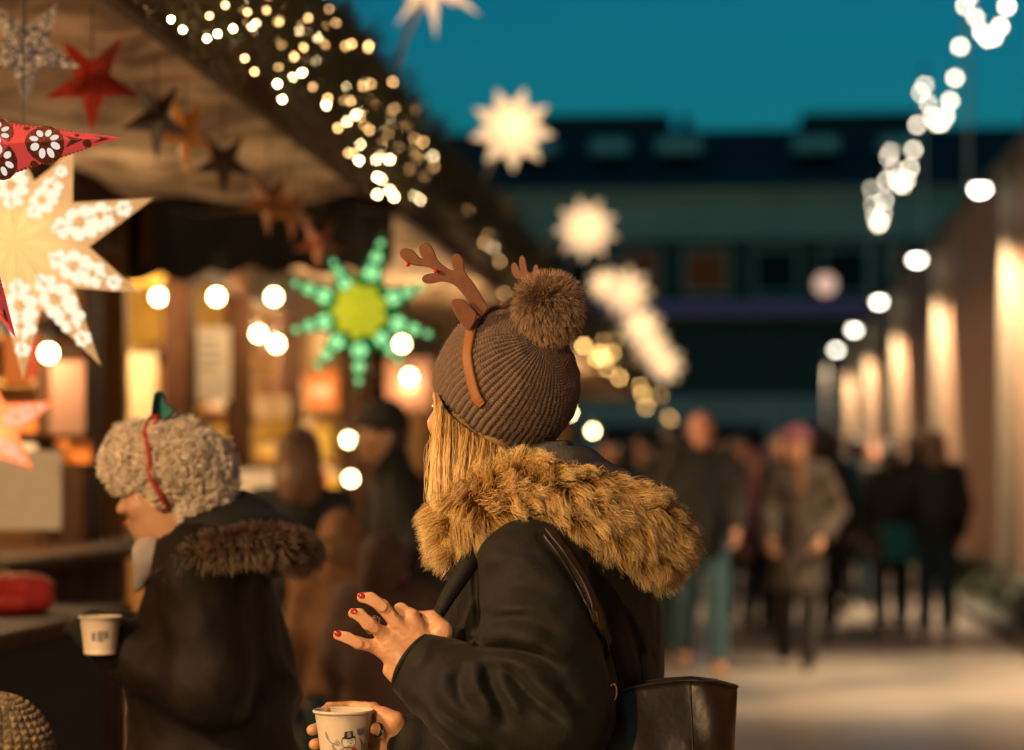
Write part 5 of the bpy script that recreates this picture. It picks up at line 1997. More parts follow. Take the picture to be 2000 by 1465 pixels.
# ------------------------------------------------------------------ knit cap builder (ribs and stitches as relief)
def knit_dome(C, A, Rx, prof, nrib, rows, amp, amp2, twist=0.0, nth=None, nh=120, back=None):
    """prof: list of (h, r) along axis A from rim to apex, Rx scales sideways. Returns V, Q."""
    A = np.array(A, float)
    A /= np.linalg.norm(A)
    X = np.cross(A, (0, 0, 1.0))
    X /= np.linalg.norm(X)
    Y = np.cross(A, X)
    nth = nth or nrib * 10
    pr = np.array(prof, float)
    seg = np.concatenate([[0], np.cumsum(np.linalg.norm(np.diff(pr, axis=0), axis=1))])
    sv = np.linspace(0, seg[-1], nh)
    hh = np.interp(sv, seg, pr[:, 0])
    rr_ = np.interp(sv, seg, pr[:, 1])
    # soften profile
    for _ in range(8):
        hh[1:-1] = 0.5 * hh[1:-1] + 0.25 * (hh[:-2] + hh[2:])
        rr_[1:-1] = 0.5 * rr_[1:-1] + 0.25 * (rr_[:-2] + rr_[2:])
    th = np.linspace(0, 2 * math.pi, nth, endpoint=False)
    T, H_ = np.meshgrid(th, np.arange(nh))
    s_ = sv[H_]
    ribph = nrib * (T + twist * s_) / 2.0
    rib = np.abs(np.sin(ribph)) ** 0.8
    fade = np.clip(rr_[H_] / 0.05, 0.15, 1)
    st = np.sin(rows * s_ * 2 * math.pi + 2.2 * np.abs(((ribph / math.pi) % 1) - 0.5) * 2)
    jit = wob(np.cos(T) * 0.1, np.sin(T) * 0.1, s_, 60, 6)
    dr = (amp * (rib - 0.6) + amp2 * st * rib) * fade + 0.0012 * jit
    lump = 0.0055 * wob(np.cos(T) * 0.12, np.sin(T) * 0.12, s_, 14, 9)
    r = rr_[H_] + dr + lump * fade
    dh = np.gradient(hh, sv)[H_]
    drr = np.gradient(rr_, sv)[H_]
    # displace roughly along the normal
    Pp = np.array(C) + A * (hh[H_] - drr * dr)[..., None] + (X * (np.cos(T) * Rx)[..., None] + Y * np.sin(T)[..., None]) * (rr_[H_] + lump * fade + dh * dr)[..., None]
    V = Pp.reshape(-1, 3)
    i, j = np.meshgrid(np.arange(nh - 1), np.arange(nth), indexing='ij')
    j2 = (j + 1) % nth
    Q = np.stack([i * nth + j, i * nth + j2, (i + 1) * nth + j2, (i + 1) * nth + j], -1).reshape(-1, 4)
    return V, Q


# child in a speckled knit hat, bottom left corner
kid, KF, _ = person(-18, 4.62, 0.96, 150, "child in a speckled brown knit hat at the bottom left corner", BROWNC, DJEANS, M["shoe_dark"], hair="short", hair_m=BROWNH, head_scale=0.82, puff=0.03)
TWK = mat("speckled_knit", (0.2, 0.14, 0.08), 0.9, noise=(60, (0.06, 0.045, 0.035), 0.12), bump=(120, 0.4))
cC = KF(-20, 1475, 0.0)
V, Q = knit_dome(cC, (0.12, -0.1, 1), 1.0, [(-0.06, 0.118), (0, 0.122), (0.05, 0.112), (0.09, 0.085), (0.115, 0.045), (0.122, 0.004)], 34, 70, 0.0035, 0.0028, nh=110)
link("knit_hat", np_mesh("knit_hat", V, Q), TWK, kid)
# ------------------------------------------------------------------ the woman in the knit hat
WF = Frame(1000, 4.25)
W = WF
SKINW = mat("warm_skin", (0.60, 0.33, 0.19), 0.45, noise=(60, (0.52, 0.25, 0.13), 0.35), bump=(260, 0.12), sss=0.15)
PARKA = mat("black_parka_cloth", (0.0052, 0.0048, 0.0044), 0.74, noise=(9, (0.0078, 0.007, 0.0064), 0.3), bump=(420, 0.25), sheen=0.04, spec=0.3)
LINING = mat("grey_hood_lining", (0.05, 0.045, 0.043), 0.85, noise=(40, (0.07, 0.065, 0.06), 0.3), bump=(200, 0.3))
KNIT = mat("taupe_knit", (0.115, 0.066, 0.046), 0.9, noise=(190, (0.18, 0.108, 0.078), 0.2), bump=(650, 0.5), sheen=0.25)
FELT = mat("brown_felt", (0.13, 0.048, 0.026), 0.9, noise=(70, (0.17, 0.068, 0.038), 0.25), bump=(380, 0.3), sheen=0.2)
BAND = mat("rust_band", (0.22, 0.075, 0.02), 0.6, noise=(60, (0.27, 0.1, 0.03), 0.3), bump=(200, 0.2))
LEATHER = mat("brown_black_leather", (0.018, 0.010, 0.007), 0.42, noise=(5, (0.028, 0.016, 0.010), 0.45), bump=(26, 0.3))
GOLD = mat("gold_metal", (0.9, 0.6, 0.25), 0.25, metal=1.0)
SILVER = mat("silver_metal", (0.85, 0.78, 0.68), 0.2, metal=1.0)
NAIL = mat("red_nail", (0.32, 0.012, 0.012), 0.15, coat=0.6)
BLOND = hair_mat("blond_strands", (0.5, 0.28, 0.1), (0.86, 0.60, 0.27), (0.88, 0.62, 0.3), None, 0, 0.35)
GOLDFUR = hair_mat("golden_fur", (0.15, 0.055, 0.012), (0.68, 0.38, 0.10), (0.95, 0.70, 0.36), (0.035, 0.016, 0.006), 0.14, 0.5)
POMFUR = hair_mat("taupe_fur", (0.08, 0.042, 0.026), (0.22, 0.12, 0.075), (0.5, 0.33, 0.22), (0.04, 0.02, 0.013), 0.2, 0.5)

# ---- body: head, neck, arms, hands and legs, one mesh
facing = math.radians(-62)          # turned left and away a little


def place_head(V):
    s_ = 0.98
    V = V * s_
    # nose (-y) to face direction (-0.86, 0.5)
    c, n = math.cos(0.10), math.sin(0.10)
    V = np.stack([V[:, 0], V[:, 1] * c + V[:, 2] * n, -V[:, 1] * n + V[:, 2] * c], 1)
    V = rotz(V, math.radians(-136))
    return V + np.array((-0.055, 0.034, 1.500))


Vh, Qh = HEAD
parts = [(place_head(Vh), Qh)]
hw = lambda x, y: (560 + 0.23545 * x, 1120 + 0.23545 * y)      # close crop of the hand to photograph pixels
H3 = lambda x, y, d: W(*hw(x, y), d)
yb = -0.165
S = Sdf(H3(330, 960, -0.26), H3(1480, 100, -0.06), 0.0015)
S.lo[1] = -0.28
# palm: wrist to knuckles
wr = H3(1080, 800, yb)
wr2 = H3(1190, 640, yb + 0.005)
mcp = {"i": H3(1045, 352, yb + 0.006), "m": H3(915, 405, yb - 0.004), "r": H3(800, 492, yb - 0.006), "p": H3(738, 600, yb - 0.002)}
for key, ra in (("i", 0.0125), ("m", 0.0122), ("r", 0.0118), ("p", 0.0118)):
    S.cap(wr if key in "rp" else wr2, mcp[key], 0.021, ra, 0.014)
S.cap(H3(1000, 640, yb + 0.004), H3(900, 560, yb + 0.004), 0.019, 0.016, 0.014)
S.cap(H3(1060, 780, yb), H3(1250, 960, yb), 0.027, 0.029, 0.02)
S.cap(H3(860, 800, yb + 0.002), H3(960, 880, yb), 0.012, 0.016, 0.014)
# thumb base and thumb, behind the strap edge
S.chain([H3(1200, 640, yb + 0.004), H3(1300, 480, yb + 0.006), H3(1215, 372, yb + 0.022), H3(1110, 350, yb + 0.030)], [0.019, 0.0165, 0.0125, 0.0095], 0.012)
# fingers
S.chain([mcp["m"], H3(800, 268, yb - 0.012), H3(705, 205, yb - 0.017), H3(632, 195, yb - 0.014)], [0.0118, 0.0112, 0.0100, 0.0088], 0.0045)
S.chain([mcp["r"], H3(680, 405, yb - 0.020), H3(612, 338, yb - 0.021), H3(560, 326, yb - 0.013)], [0.0116, 0.0109, 0.0100, 0.0088], 0.0045)
S.chain([mcp["p"], H3(600, 570, yb - 0.014), H3(505, 525, yb - 0.018), H3(432, 505, yb - 0.017)], [0.0112, 0.0100, 0.0090, 0.0080], 0.0045)
S.chain([mcp["i"], H3(950, 300, yb + 0.006), H3(905, 345, yb + 0.034), H3(960, 400, yb + 0.045)], [0.0125, 0.0122, 0.0098, 0.0085], 0.0045)
# knuckle creases, tendons and veins on the back of the hand
for key, ra in (("i", 0.0075), ("m", 0.008), ("r", 0.008), ("p", 0.0075)):
    m_ = mcp[key] + np.array((0, -0.0072, 0.001))
    S.ell(m_, (0.0078, 0.0048, 0.0078), 0.006)
    w_ = (wr if key in "rp" else wr2) + np.array((0, -0.0195, 0))
    S.cap(m_ * 0.8 + w_ * 0.2, m_ * 0.25 + w_ * 0.75, 0.0034, 0.0034, 0.005)
for pts_ in (((860, 560), (880, 640), (950, 700)), ((930, 470), (960, 560), (1010, 620)), ((780, 660), (850, 700), (900, 780))):
    q = [H3(x, y, yb - 0.0205) for x, y in pts_]
    S.chain(q, [0.0022] * len(q), 0.003)
for (x, y, dx, dy, dd) in ((785, 262, 22, -46, -0.0235), (796, 272, 22, -46, -0.0235), (773, 254, 22, -46, -0.0235), (700, 206, 16, -44, -0.0262), (690, 203, 16, -44, -0.0262), (668, 398, 34, -40, -0.0315), (678, 406, 34, -40, -0.0315),
                        (610, 340, 20, -42, -0.0302), (600, 568, 16, -46, -0.0235), (590, 564, 16, -46, -0.0235), (505, 526, 16, -40, -0.0262)):
    S.chain([H3(x - dx, y - dy, yb + dd + 0.006), H3(x, y, yb + dd), H3(x + dx, y + dy, yb + dd + 0.006)], [0.0012] * 3, 0.0016, op='cut')
S.disp(lambda X, Y, Z: 0.00035 * wob(X, Y, Z, 420, 12))
Vn, Qn = S.mesh("x", 1)
parts.append((Vn, Qn))
NEARHAND = BVHTree.FromPolygons([tuple(x) for x in Vn], [tuple(int(i) for i in q) for q in Qn])

# right hand round the cup
CY = -0.06
S = Sdf(H3(90, 1900, -0.14), H3(1160, 1030, 0.08), 0.0024)
S.lo[1] = -0.13
kn = [H3(700, 1125, CY + 0.045), H3(735, 1240, CY + 0.056), H3(735, 1370, CY + 0.058), H3(725, 1490, CY + 0.050)]
wr_ = H3(1010, 1370, CY + 0.02)
for q in kn:
    S.cap(wr_, q, 0.024, 0.0125, 0.014)
S.cap(wr_, H3(1120, 1400, CY + 0.03), 0.026, 0.028, 0.02)
fing = [[(520, 1105, 0.066), (370, 1112, 0.050), (300, 1160, 0.03)], [(500, 1260, 0.066), (310, 1270, 0.046), (205, 1305, 0.012)], [(500, 1385, 0.064), (320, 1395, 0.044), (225, 1425, 0.012)], [(500, 1500, 0.058), (330, 1520, 0.04), (255, 1550, 0.012)]]
for q, fl in zip(kn, fing):
    S.chain([q] + [H3(x, y, CY + d) for x, y, d in fl], [0.0122, 0.0115, 0.0108, 0.0098], 0.005)
S.chain([H3(960, 1330, CY + 0.01), H3(890, 1235, CY - 0.004), H3(800, 1180, CY + 0.000), H3(740, 1150, CY + 0.008)], [0.021, 0.0165, 0.0125, 0.0098], 0.01)
S.chain([H3(860, 1350, CY + 0.02), H3(770, 1300, CY + 0.0), H3(715, 1292, CY - 0.008)], [0.015, 0.0115, 0.0098], 0.006)
Vc, Qc = S.mesh("x", 1)
parts.append((Vc, Qc))
# neck, trunk, arms, legs under the clothes
S = Sdf((-0.3, -0.32, 0.0), (0.36, 0.3, 1.5), 0.018)
S.cap((-0.01, 0.02, 1.45), (0.05, 0.0, 1.28), 0.055, 0.07, 0.03).ell((0.06, 0, 1.12), (0.12, 0.16, 0.22), 0.05).ell((0.07, 0, 0.9), (0.13, 0.15, 0.16), 0.05)
S.chain([W(1040, 1100, -0.17), W(1085, 1400, -0.2), W(830, 1300, -0.165)], [0.055, 0.042, 0.03], 0.02)
S.chain([(0.04, 0.17, 1.22), (0.02, 0.2, 0.97), H3(1120, 1400, CY + 0.03)], [0.055, 0.042, 0.03], 0.02)
for y in (-0.085, 0.085):
    S.chain([(0.07, y, 0.86), (0.05, y, 0.46), (0.07, y, 0.09)], [0.08, 0.055, 0.042], 0.02)
parts.append(S.mesh("x", 1))
V, Q = join_np(parts)
woman = link("person", np_mesh("person", V, Q), SKINW)
woman.location = WF.loc
woman.rotation_euler = (0, 0, YAW)
tag(woman, "woman in a knit pom-pom hat with felt antlers and a golden fur hood", "person")

# eyes and mouth of the face turned away
for sg in (-1, 1):
    p = place_head(np.array([(sg * 0.031, -0.082, 0.002)]))[0]
    MB().sphere(p, 0.0105, 10, 8).build("eye", M["eye"], woman, True, local=True)
mth = place_head(np.array([(-0.022, -0.097, -0.064), (-0.01, -0.1025, -0.062), (0, -0.1035, -0.063), (0.01, -0.1025, -0.062), (0.022, -0.097, -0.064)]))
MB().tube(mth, [0.002, 0.0045, 0.005, 0.0045, 0.002], 8).build("mouth", M["lip"], woman, True, local=True)

# nails
def nail(bv, x, y, d, ax_px, w=0.0054, l=0.0078):
    p = H3(x, y, d)
    q = H3(x + ax_px[0], y + ax_px[1], d)
    hit = bv.ray_cast(WF.eye(), (Vector(p) - WF.eye()).normalized())
    pos = np.array(hit[0]) if hit[0] is not None else p
    nrm = np.array(hit[1]) if hit[0] is not None else np.array((0, -1.0, 0))
    a = q - p
    a = a - nrm * (a @ nrm)
    a /= np.linalg.norm(a)
    b = np.cross(nrm, a)
    v, f = [pos + nrm * 0.0009], []
    n = 14
    for ring, (s_, hh) in enumerate(((0.75, 0.0008), (1.0, -0.0006))):
        for k in range(n):
            t = 2 * math.pi * k / n
            v.append(pos + a * l * s_ * math.cos(t) + b * w * s_ * math.sin(t) + nrm * hh)
    for k in range(n):
        k2 = (k + 1) % n
        f += [(0, 1 + k, 1 + k2), (1 + k, 1 + n + k, 1 + n + k2, 1 + k2)]
    MB().add(v, f).build("nail", NAIL, woman, True, local=True)


nail(NEARHAND, 622, 186, yb - 0.016, (-10, -3))
nail(NEARHAND, 552, 312, yb - 0.016, (-8, -4))
nail(NEARHAND, 424, 500, yb - 0.018, (-10, -4))


def finger_ring(c, axis, r, w, m_, name, stones=0):
    axis = np.array(axis) / np.linalg.norm(axis)
    u_ = np.cross(axis, (0, -1, 0.2))
    u_ /= np.linalg.norm(u_)
    v_ = np.cross(axis, u_)
    n = 28
    vs, fs = [], []
    prof = [(r, -w), (r + 0.0012, -w * 0.8), (r + 0.0014, 0), (r + 0.0012, w * 0.8), (r, w)]
    for k in range(n):
        t = 2 * math.pi * k / n
        for (rr_, a_) in prof:
            vs.append(np.array(c) + axis * a_ + (u_ * math.cos(t) + v_ * math.sin(t)) * rr_)
    m = len(prof)
    for k in range(n):
        k2 = (k + 1) % n
        for j in range(m - 1):
            fs.append((k * m + j, k2 * m + j, k2 * m + j + 1, k * m + j + 1))
    ro = MB().add(vs, fs).build(name, m_, woman, True, local=True)
    for j in range(stones):
        t = (j - (stones - 1) / 2) * 0.26
        dirn = None
        best = min(range(60), key=lambda k: (u_ * math.cos(k * math.pi / 30) + v_ * math.sin(k * math.pi / 30))[1])
        t0 = best * math.pi / 30
        p = np.array(c) + (u_ * math.cos(t0 + t) + v_ * math.sin(t0 + t)) * (r + 0.002)
        MB().sphere(p, 0.0021, 6, 5).build("stone", SILVER, ro, local=True)


a1, b1 = mcp["r"], H3(680, 405, yb - 0.020)
axr = b1 - a1
finger_ring(a1 + axr * 0.70, axr, 0.0156, 0.0019, SILVER, "ring", 5)
finger_ring(a1 + axr * 0.88, axr, 0.0142, 0.0013, GOLD, "ring", 3)
q0, q1 = H3(770, 1300, CY + 0.0), H3(715, 1292, CY - 0.008)
finger_ring(q0 * 0.75 + q1 * 0.25, q1 - q0, 0.0118, 0.003, mat("dark_ring", (0.05, 0.04, 0.07), 0.2, metal=0.8), "ring", 1)

# ---- trousers and boots (below the picture)
S = Sdf((-0.2, -0.3, 0.0), (0.34, 0.3, 0.98), 0.014)
for y in (-0.085, 0.085):
    S.chain([(0.07, y, 0.86), (0.05, y, 0.46), (0.07, y, 0.06)], [0.105, 0.075, 0.062], 0.02)
S.disp(lambda X, Y, Z: 0.005 * wob(X, Y, Z, 20, 31)).cutz(0.05)
V, Q = S.mesh("x", 1)
link("trousers", np_mesh("trousers", V, Q), DJEANS, woman)
for y in (-0.085, 0.085):
    S = Sdf((-0.16, y - 0.09, 0.0), (0.18, y + 0.09, 0.3), 0.01)
    S.cap((0.08, y, 0.05), (-0.09, y, 0.04), 0.047, 0.037, 0.02).cap((0.07, y, 0.06), (0.07, y, 0.22), 0.055, 0.06, 0.02)
    S.cutz(0.003)
    V, Q = S.mesh("x", 1)
    link("boot", np_mesh("boot", V, Q), M["shoe_dark"], woman)

# ---- parka
cp = lambda x, y: (550 + 0.45 * x, 950 + 0.45 * y)             # wide crop of the lower picture to photograph pixels
C3 = lambda x, y, d: W(*cp(x, y), d)
S = Sdf((-0.28, -0.40, 0.62), (0.33, 0.34, 1.36), 0.0055)
S.ell((0.075, 0.0, 1.14), (0.185, 0.20, 0.22), 0.05)
S.cap((0.07, -0.04, 1.04), (0.07, -0.04, 0.6), 0.178, 0.192, 0.06).cap((0.075, 0.05, 1.04), (0.075, 0.05, 0.6), 0.178, 0.192, 0.06)
S.cap((0.06, -0.13, 1.235), (0.07, 0.14, 1.235), 0.085, None, 0.05)
S.cap((-0.05, 0.0, 1.26), (0.05, 0, 1.30), 0.07, 0.09, 0.05)
# near sleeve
sh = W(1035, 1120, -0.19)
el = W(1085, 1385, -0.245)
S.chain([sh, W(1055, 1240, -0.225), el], [0.094, 0.108, 0.100], 0.012)
cuff = W(822, 1302, -0.175)
S.chain([W(1075, 1400, -0.25), W(945, 1375, -0.225), W(855, 1325, -0.19)], [0.100, 0.094, 0.070], 0.018)
cdir = (cuff - W(855, 1325, -0.19)) / np.linalg.norm(cuff - W(855, 1325, -0.19))
S.cap(W(855, 1325, -0.19), cuff + cdir * 0.03, 0.070, 0.0575, 0.01)
# far sleeve
S.chain([(0.05, 0.17, 1.2), (0.05, 0.22, 0.96), H3(1330, 1440, CY + 0.05)], [0.085, 0.085, 0.07], 0.03)
S.cap(H3(1330, 1440, CY + 0.05), H3(1060, 1400, CY + 0.03), 0.07, 0.05, 0.02)

# folds as relief (valleys < 0, ridges > 0), drawn along the sleeve
def seg_field(S, pts, w, amp, ymax=0.02):
    """adds relief of height amp along a line of points on the near side"""
    q = [W(u, v, -0.25) for u, v in pts]
    X, Z = S.ax[0][:, None], S.ax[2][None, :]
    d2 = np.full((len(S.ax[0]), len(S.ax[2])), 9.0)
    L = [0.0]
    for i in range(len(q) - 1):
        L.append(L[-1] + np.hypot(q[i + 1][0] - q[i][0], q[i + 1][2] - q[i][2]))
    tmin = np.zeros_like(d2)
    for i in range(len(q) - 1):
        a, b = q[i], q[i + 1]
        dx, dz = b[0] - a[0], b[2] - a[2]
        t = np.clip(((X - a[0]) * dx + (Z - a[2]) * dz) / max(dx * dx + dz * dz, 1e-9), 0, 1)
        dd = (X - a[0] - t * dx) ** 2 + (Z - a[2] - t * dz) ** 2
        better = dd < d2
        d2 = np.where(better, dd, d2)
        tmin = np.where(better, (L[i] + t * (L[i + 1] - L[i])) / L[-1], tmin)
    g = amp * np.exp(-d2 / (w * w)) * np.sin(np.pi * np.clip(tmin * 0.9 + 0.05, 0, 1)) ** 0.6
    Yw = np.clip((ymax - S.ax[1]) / 0.06, 0, 1)
    S.F -= (g[:, None, :] * Yw[None, :, None]).astype(np.float32)


F6 = lambda *p: [cp(x, y) for x, y in p]
FOLDS = [
    (F6((840, 705), (900, 695), (1000, 690), (1110, 715), (1200, 770)), 0.012, -0.020),
    (F6((850, 660), (960, 650), (1080, 665), (1200, 720)), 0.014, 0.010),
    (F6((860, 740), (960, 735), (1080, 765), (1180, 830)), 0.013, 0.010),
    (F6((845, 540), (930, 560), (1040, 555), (1150, 590), (1240, 650)), 0.012, -0.007),
    (F6((850, 500), (960, 520), (1080, 515)), 0.014, 0.006),
    (F6((900, 600), (1010, 610), (1130, 640)), 0.012, 0.006),
    (F6((860, 640), (900, 590), (960, 575)), 0.008, -0.006),
    (F6((800, 780), (770, 830), (780, 900), (830, 960)), 0.012, -0.012),
    (F6((740, 750), (700, 800), (690, 870), (720, 940)), 0.014, 0.008),
    (F6((840, 770), (850, 850), (890, 920), (910, 1000)), 0.013, 0.011),
    (F6((890, 770), (905, 850), (950, 920), (975, 1000)), 0.011, -0.013),
    (F6((940, 780), (965, 860), (1020, 940), (1060, 1010)), 0.013, 0.012),
    (F6((1000, 790), (1050, 860), (1130, 930), (1220, 990)), 0.012, -0.014),
    (F6((1040, 780), (1120, 850), (1210, 920), (1270, 1000)), 0.013, 0.011),
    (F6((1120, 790), (1220, 850), (1310, 930)), 0.012, -0.008),
    (F6((640, 690), (600, 760), (560, 790)), 0.010, 0.004),
    (F6((660, 950), (760, 1010), (880, 1080), (960, 1140)), 0.012, -0.010),
    (F6((580, 900), (680, 1000), (780, 1080)), 0.014, 0.008),
    (F6((870, 330), (960, 300), (1060, 320), (1120, 360)), 0.012, 0.004),
    (F6((880, 400), (980, 410), (1100, 430), (1190, 480)), 0.016, -0.004),
    # seam of the sleeve against the back, and placket edge
    (F6((1120, 220), (1200, 310), (1280, 430), (1345, 560), (1400, 700), (1430, 860)), 0.007, -0.010),
    (F6((1165, 225), (1255, 330), (1325, 450), (1375, 580), (1425, 740)), 0.009, 0.004),
    (F6((1500, 560), (1560, 700), (1590, 880)), 0.008, -0.006),
    (F6((1420, 640), (1470, 720), (1500, 860)), 0.016, 0.006),
    (F6((845, 330), (838, 430), (850, 560), (850, 690)), 0.009, -0.012),
]
for pts_, w, a in FOLDS:
    seg_field(S, pts_, w * 0.85, a * 1.15)
S.disp(lambda X, Y, Z: 0.0035 * wob(X, Y, Z * 1.3, 26, 41) + 0.0014 * wob(X, Y, Z, 75, 42))
# open cuffs
S.cutplane(cuff + cdir * 0.012, cdir, 0.085)
S.cap(cuff + cdir * 0.09, cuff - cdir * 0.02, 0.0525, 0.048, 0.003, op='cut')
S.cutz(0.66)
Vj, Qj = S.mesh("x", 1)
parka = link("parka", np_mesh("parka", Vj, Qj), PARKA, woman)
JB = BVHTree.FromPolygons([tuple(x) for x in Vj], [tuple(int(i) for i in q) for q in Qj])
# cuff edge piping
ang = np.linspace(0, 2 * math.pi, 40)
cd = cuff - W(855, 1325, -0.19)
cd /= np.linalg.norm(cd)
e1 = np.cross(cd, (0, 1, 0)); e1 /= np.linalg.norm(e1)
e2 = np.cross(cd, e1)
cr = [cuff + cd * 0.011 + (e1 * math.cos(a) + e2 * math.sin(a)) * 0.0560 for a in ang]
MB().tube(cr, 0.0048, 8).build("cuff_hem", PARKA, parka, True, local=True)


def ribbon(bv, fr, pxs, width, lift, thick=0.003, n=40):
    pts_, nrs = [], []
    px = smooth_path([(u, v, 0) for u, v in pxs], n)
    for u, v, _ in px:
        p, nr = on_surface(bv, fr, u, v, lift)
        pts_.append(p); nrs.append(nr)
    pts_ = np.array(pts_); nrs = np.array(nrs)
    for _ in range(4):
        pts_[1:-1] = 0.5 * pts_[1:-1] + 0.25 * (pts_[:-2] + pts_[2:])
        nrs[1:-1] = 0.5 * nrs[1:-1] + 0.25 * (nrs[:-2] + nrs[2:])
    mb = MB()
    vs, fs = [], []
    for i in range(n):
        t = pts_[min(i + 1, n - 1)] - pts_[max(i - 1, 0)]
        t /= np.linalg.norm(t)
        nr = nrs[i] / np.linalg.norm(nrs[i])
        b = np.cross(t, nr)
        b /= np.linalg.norm(b)
        for (x, z) in ((-0.5, 0), (-0.5, 0.7), (-0.38, 1), (0.38, 1), (0.5, 0.7), (0.5, 0)):
            vs.append(pts_[i] + b * width * x + nr * thick * z)
    for i in range(n - 1):
        for k in range(6):
            k2 = (k + 1) % 6
            fs.append((i * 6 + k, i * 6 + k2, i * 6 + 6 + k2, i * 6 + 6 + k))
    fs.append(tuple(range(6)))
    fs.append(tuple((n - 1) * 6 + k for k in range(6))[::-1])
    return mb.add(vs, fs), pts_


# piping along the back seam
for off in (0, 48):
    mb, _ = ribbon(JB, WF, F6((1140 + off, 215), (1215 + off, 310), (1285 + off * 0.9, 430), (1335 + off * 0.6, 540), (1350 + off * 0.6, 600)), 0.004, 0.001, 0.003)
    mb.build("piping", LEATHER, parka, True, local=True)
# front edge of the parka that her thumb holds
edge = [H3(1640, -330, yb + 0.06), H3(1540, -140, yb + 0.03), H3(1440, 30, yb + 0.012), H3(1340, 190, yb + 0.006), H3(1262, 330, yb + 0.002), H3(1235, 392, yb + 0.004)]
MB().tube(smooth_path(edge, 16), list(np.linspace(0.021, 0.008, 16)), 10).build("front_edge", PARKA, parka, True, local=True)

# ---- hood: lining and golden fur
S = Sdf((-0.16, -0.2, 1.2), (0.3, 0.2, 1.47), 0.006)
S.ell(W(1090, 935, 0.0), (0.085, 0.115, 0.07), 0.03)
S.ell(W(1160, 985, 0.0), (0.10, 0.13, 0.075), 0.03)
S.cap(W(960, 990, -0.02), W(1060, 960, -0.03), 0.05, 0.06, 0.03)
S.disp(lambda X, Y, Z: 0.003 * wob(X, Y, Z, 35, 17))
V, Q = S.mesh("x", 1)
link("hood_lining", np_mesh("hood_lining", V, Q), LINING, woman)
sl_ = [W(1006, 886, -0.02), W(1050, 878, -0.05), W(1090, 872, -0.055), W(1108, 866, -0.05)]
MB().tube(smooth_path(sl_, 12), [0.008, 0.010, 0.010, 0.011, 0.011, 0.012, 0.012, 0.011, 0.010, 0.010, 0.008, 0.006], 8).build("hood_rim", LINING, woman, True, local=True)

path_px = [(893, 1038, -0.06, 0.030), (915, 1000, -0.11, 0.037), (985, 968, -0.15, 0.043), (1080, 966, -0.165, 0.045), (1175, 996, -0.155, 0.051), (1248, 1036, -0.115, 0.053), (1274, 1058, -0.02, 0.050),
           (1248, 1030, 0.09, 0.047), (1170, 985, 0.14, 0.043), (1060, 960, 0.15, 0.04), (960, 975, 0.11, 0.036), (905, 1030, 0.05, 0.03), (890, 1050, 0.0, 0.029)]
fp = np.array([np.append(W(u, v, d), r) for u, v, d, r in path_px])
fpath = smooth_path(fp, 60)
S = Sdf(fpath[:, :3].min(0) - 0.09, fpath[:, :3].max(0) + 0.09, 0.0065)
for i in range(len(fpath) - 1):
    S.cap(fpath[i, :3], fpath[i + 1, :3], fpath[i, 3] * 0.76, fpath[i + 1, 3] * 0.76, 0.02)
S.disp(lambda X, Y, Z: 0.006 * wob(X, Y, Z, 38, 23))
Vf, Qf = S.mesh("x", 1)
collar = link("fur_collar", np_mesh("fur_collar", Vf, Qf), mat("fur_backing", (0.12, 0.06, 0.02), 0.95), woman)
pc_ = fpath[:, :3]
tang = np.gradient(pc_, axis=0)
tang /= np.linalg.norm(tang, axis=1)[:, None]


def flow_collar(base, nr, rr):
    d2 = ((base[:, None, :] - pc_[None]) ** 2).sum(2)
    i = d2.argmin(1)
    t = tang[i]
    # the nap leans along the collar towards its back end, and falls outward
    lean = (0.55 * wob(base[:, 0], base[:, 1], base[:, 2], 16, 77))[:, None] + 0.25
    out = base - np.array((0.07, 0.0, 0.0))
    out[:, 2] = 0
    out /= np.linalg.norm(out, axis=1)[:, None]
    swirl = np.stack([wob(base[:, 0], base[:, 1], base[:, 2], 30, s_) for s_ in (5, 6, 7)], 1)
    d = nr * 0.62 + t * lean + out * 0.22 + swirl * 0.6
    return d / np.linalg.norm(d, axis=1)[:, None]


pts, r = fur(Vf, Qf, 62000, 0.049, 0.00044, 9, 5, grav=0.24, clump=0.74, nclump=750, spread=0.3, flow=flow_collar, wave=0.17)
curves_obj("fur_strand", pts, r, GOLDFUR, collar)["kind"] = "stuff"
pts, r = fur(Vf, Qf, 2200, 0.062, 0.00042, 9, 6, grav=0.18, clump=0.5, nclump=500, spread=0.35, flow=flow_collar, wave=0.2)
curves_obj("guard_hair", pts, r, hair_mat("dark_guard_hair", (0.1, 0.05, 0.02), (0.05, 0.025, 0.01), (0.03, 0.015, 0.008), None, 0), collar)["kind"] = "stuff"

# ---- blond hair
S = Sdf((-0.19, -0.14, 1.28), (0.1, 0.14, 1.6), 0.007)
S.ell((-0.03, 0.02, 1.51), (0.093, 0.093, 0.10), 0.02)
S.chain([W(895, 830, -0.045), W(890, 900, -0.07), W(893, 985, -0.085)], [0.03, 0.036, 0.036], 0.02)
S.chain([W(950, 880, -0.04), W(940, 980, -0.07)], [0.045, 0.045], 0.02)
S.ell(place_head(np.array([(0, -0.105, -0.03)]))[0], (0.085, 0.075, 0.11), 0.015, op='cut')
V, Q = S.mesh("x", 1)
hair = link("hair", np_mesh("hair", V, Q), mat("blond_base", (0.5, 0.29, 0.11), 0.6), woman)
rr = np.random.default_rng(8)
n = 9000
tt = rr.random(n)
Sa = smooth_path([np.append(W(u, v, 0)[[0, 2]], d) for u, v, d in ((853, 782, -0.03), (872, 818, -0.06), (905, 848, -0.075), (945, 872, -0.085), (990, 892, -0.085))], 200)
Ea = smooth_path([np.append(W(u, v, 0)[[0, 2]], d) for u, v, d in ((852, 975, -0.105), (868, 1000, -0.115), (895, 1010, -0.12), (930, 1005, -0.125), (980, 985, -0.125))], 200)
ii = np.clip((tt * 199).astype(int), 0, 199)
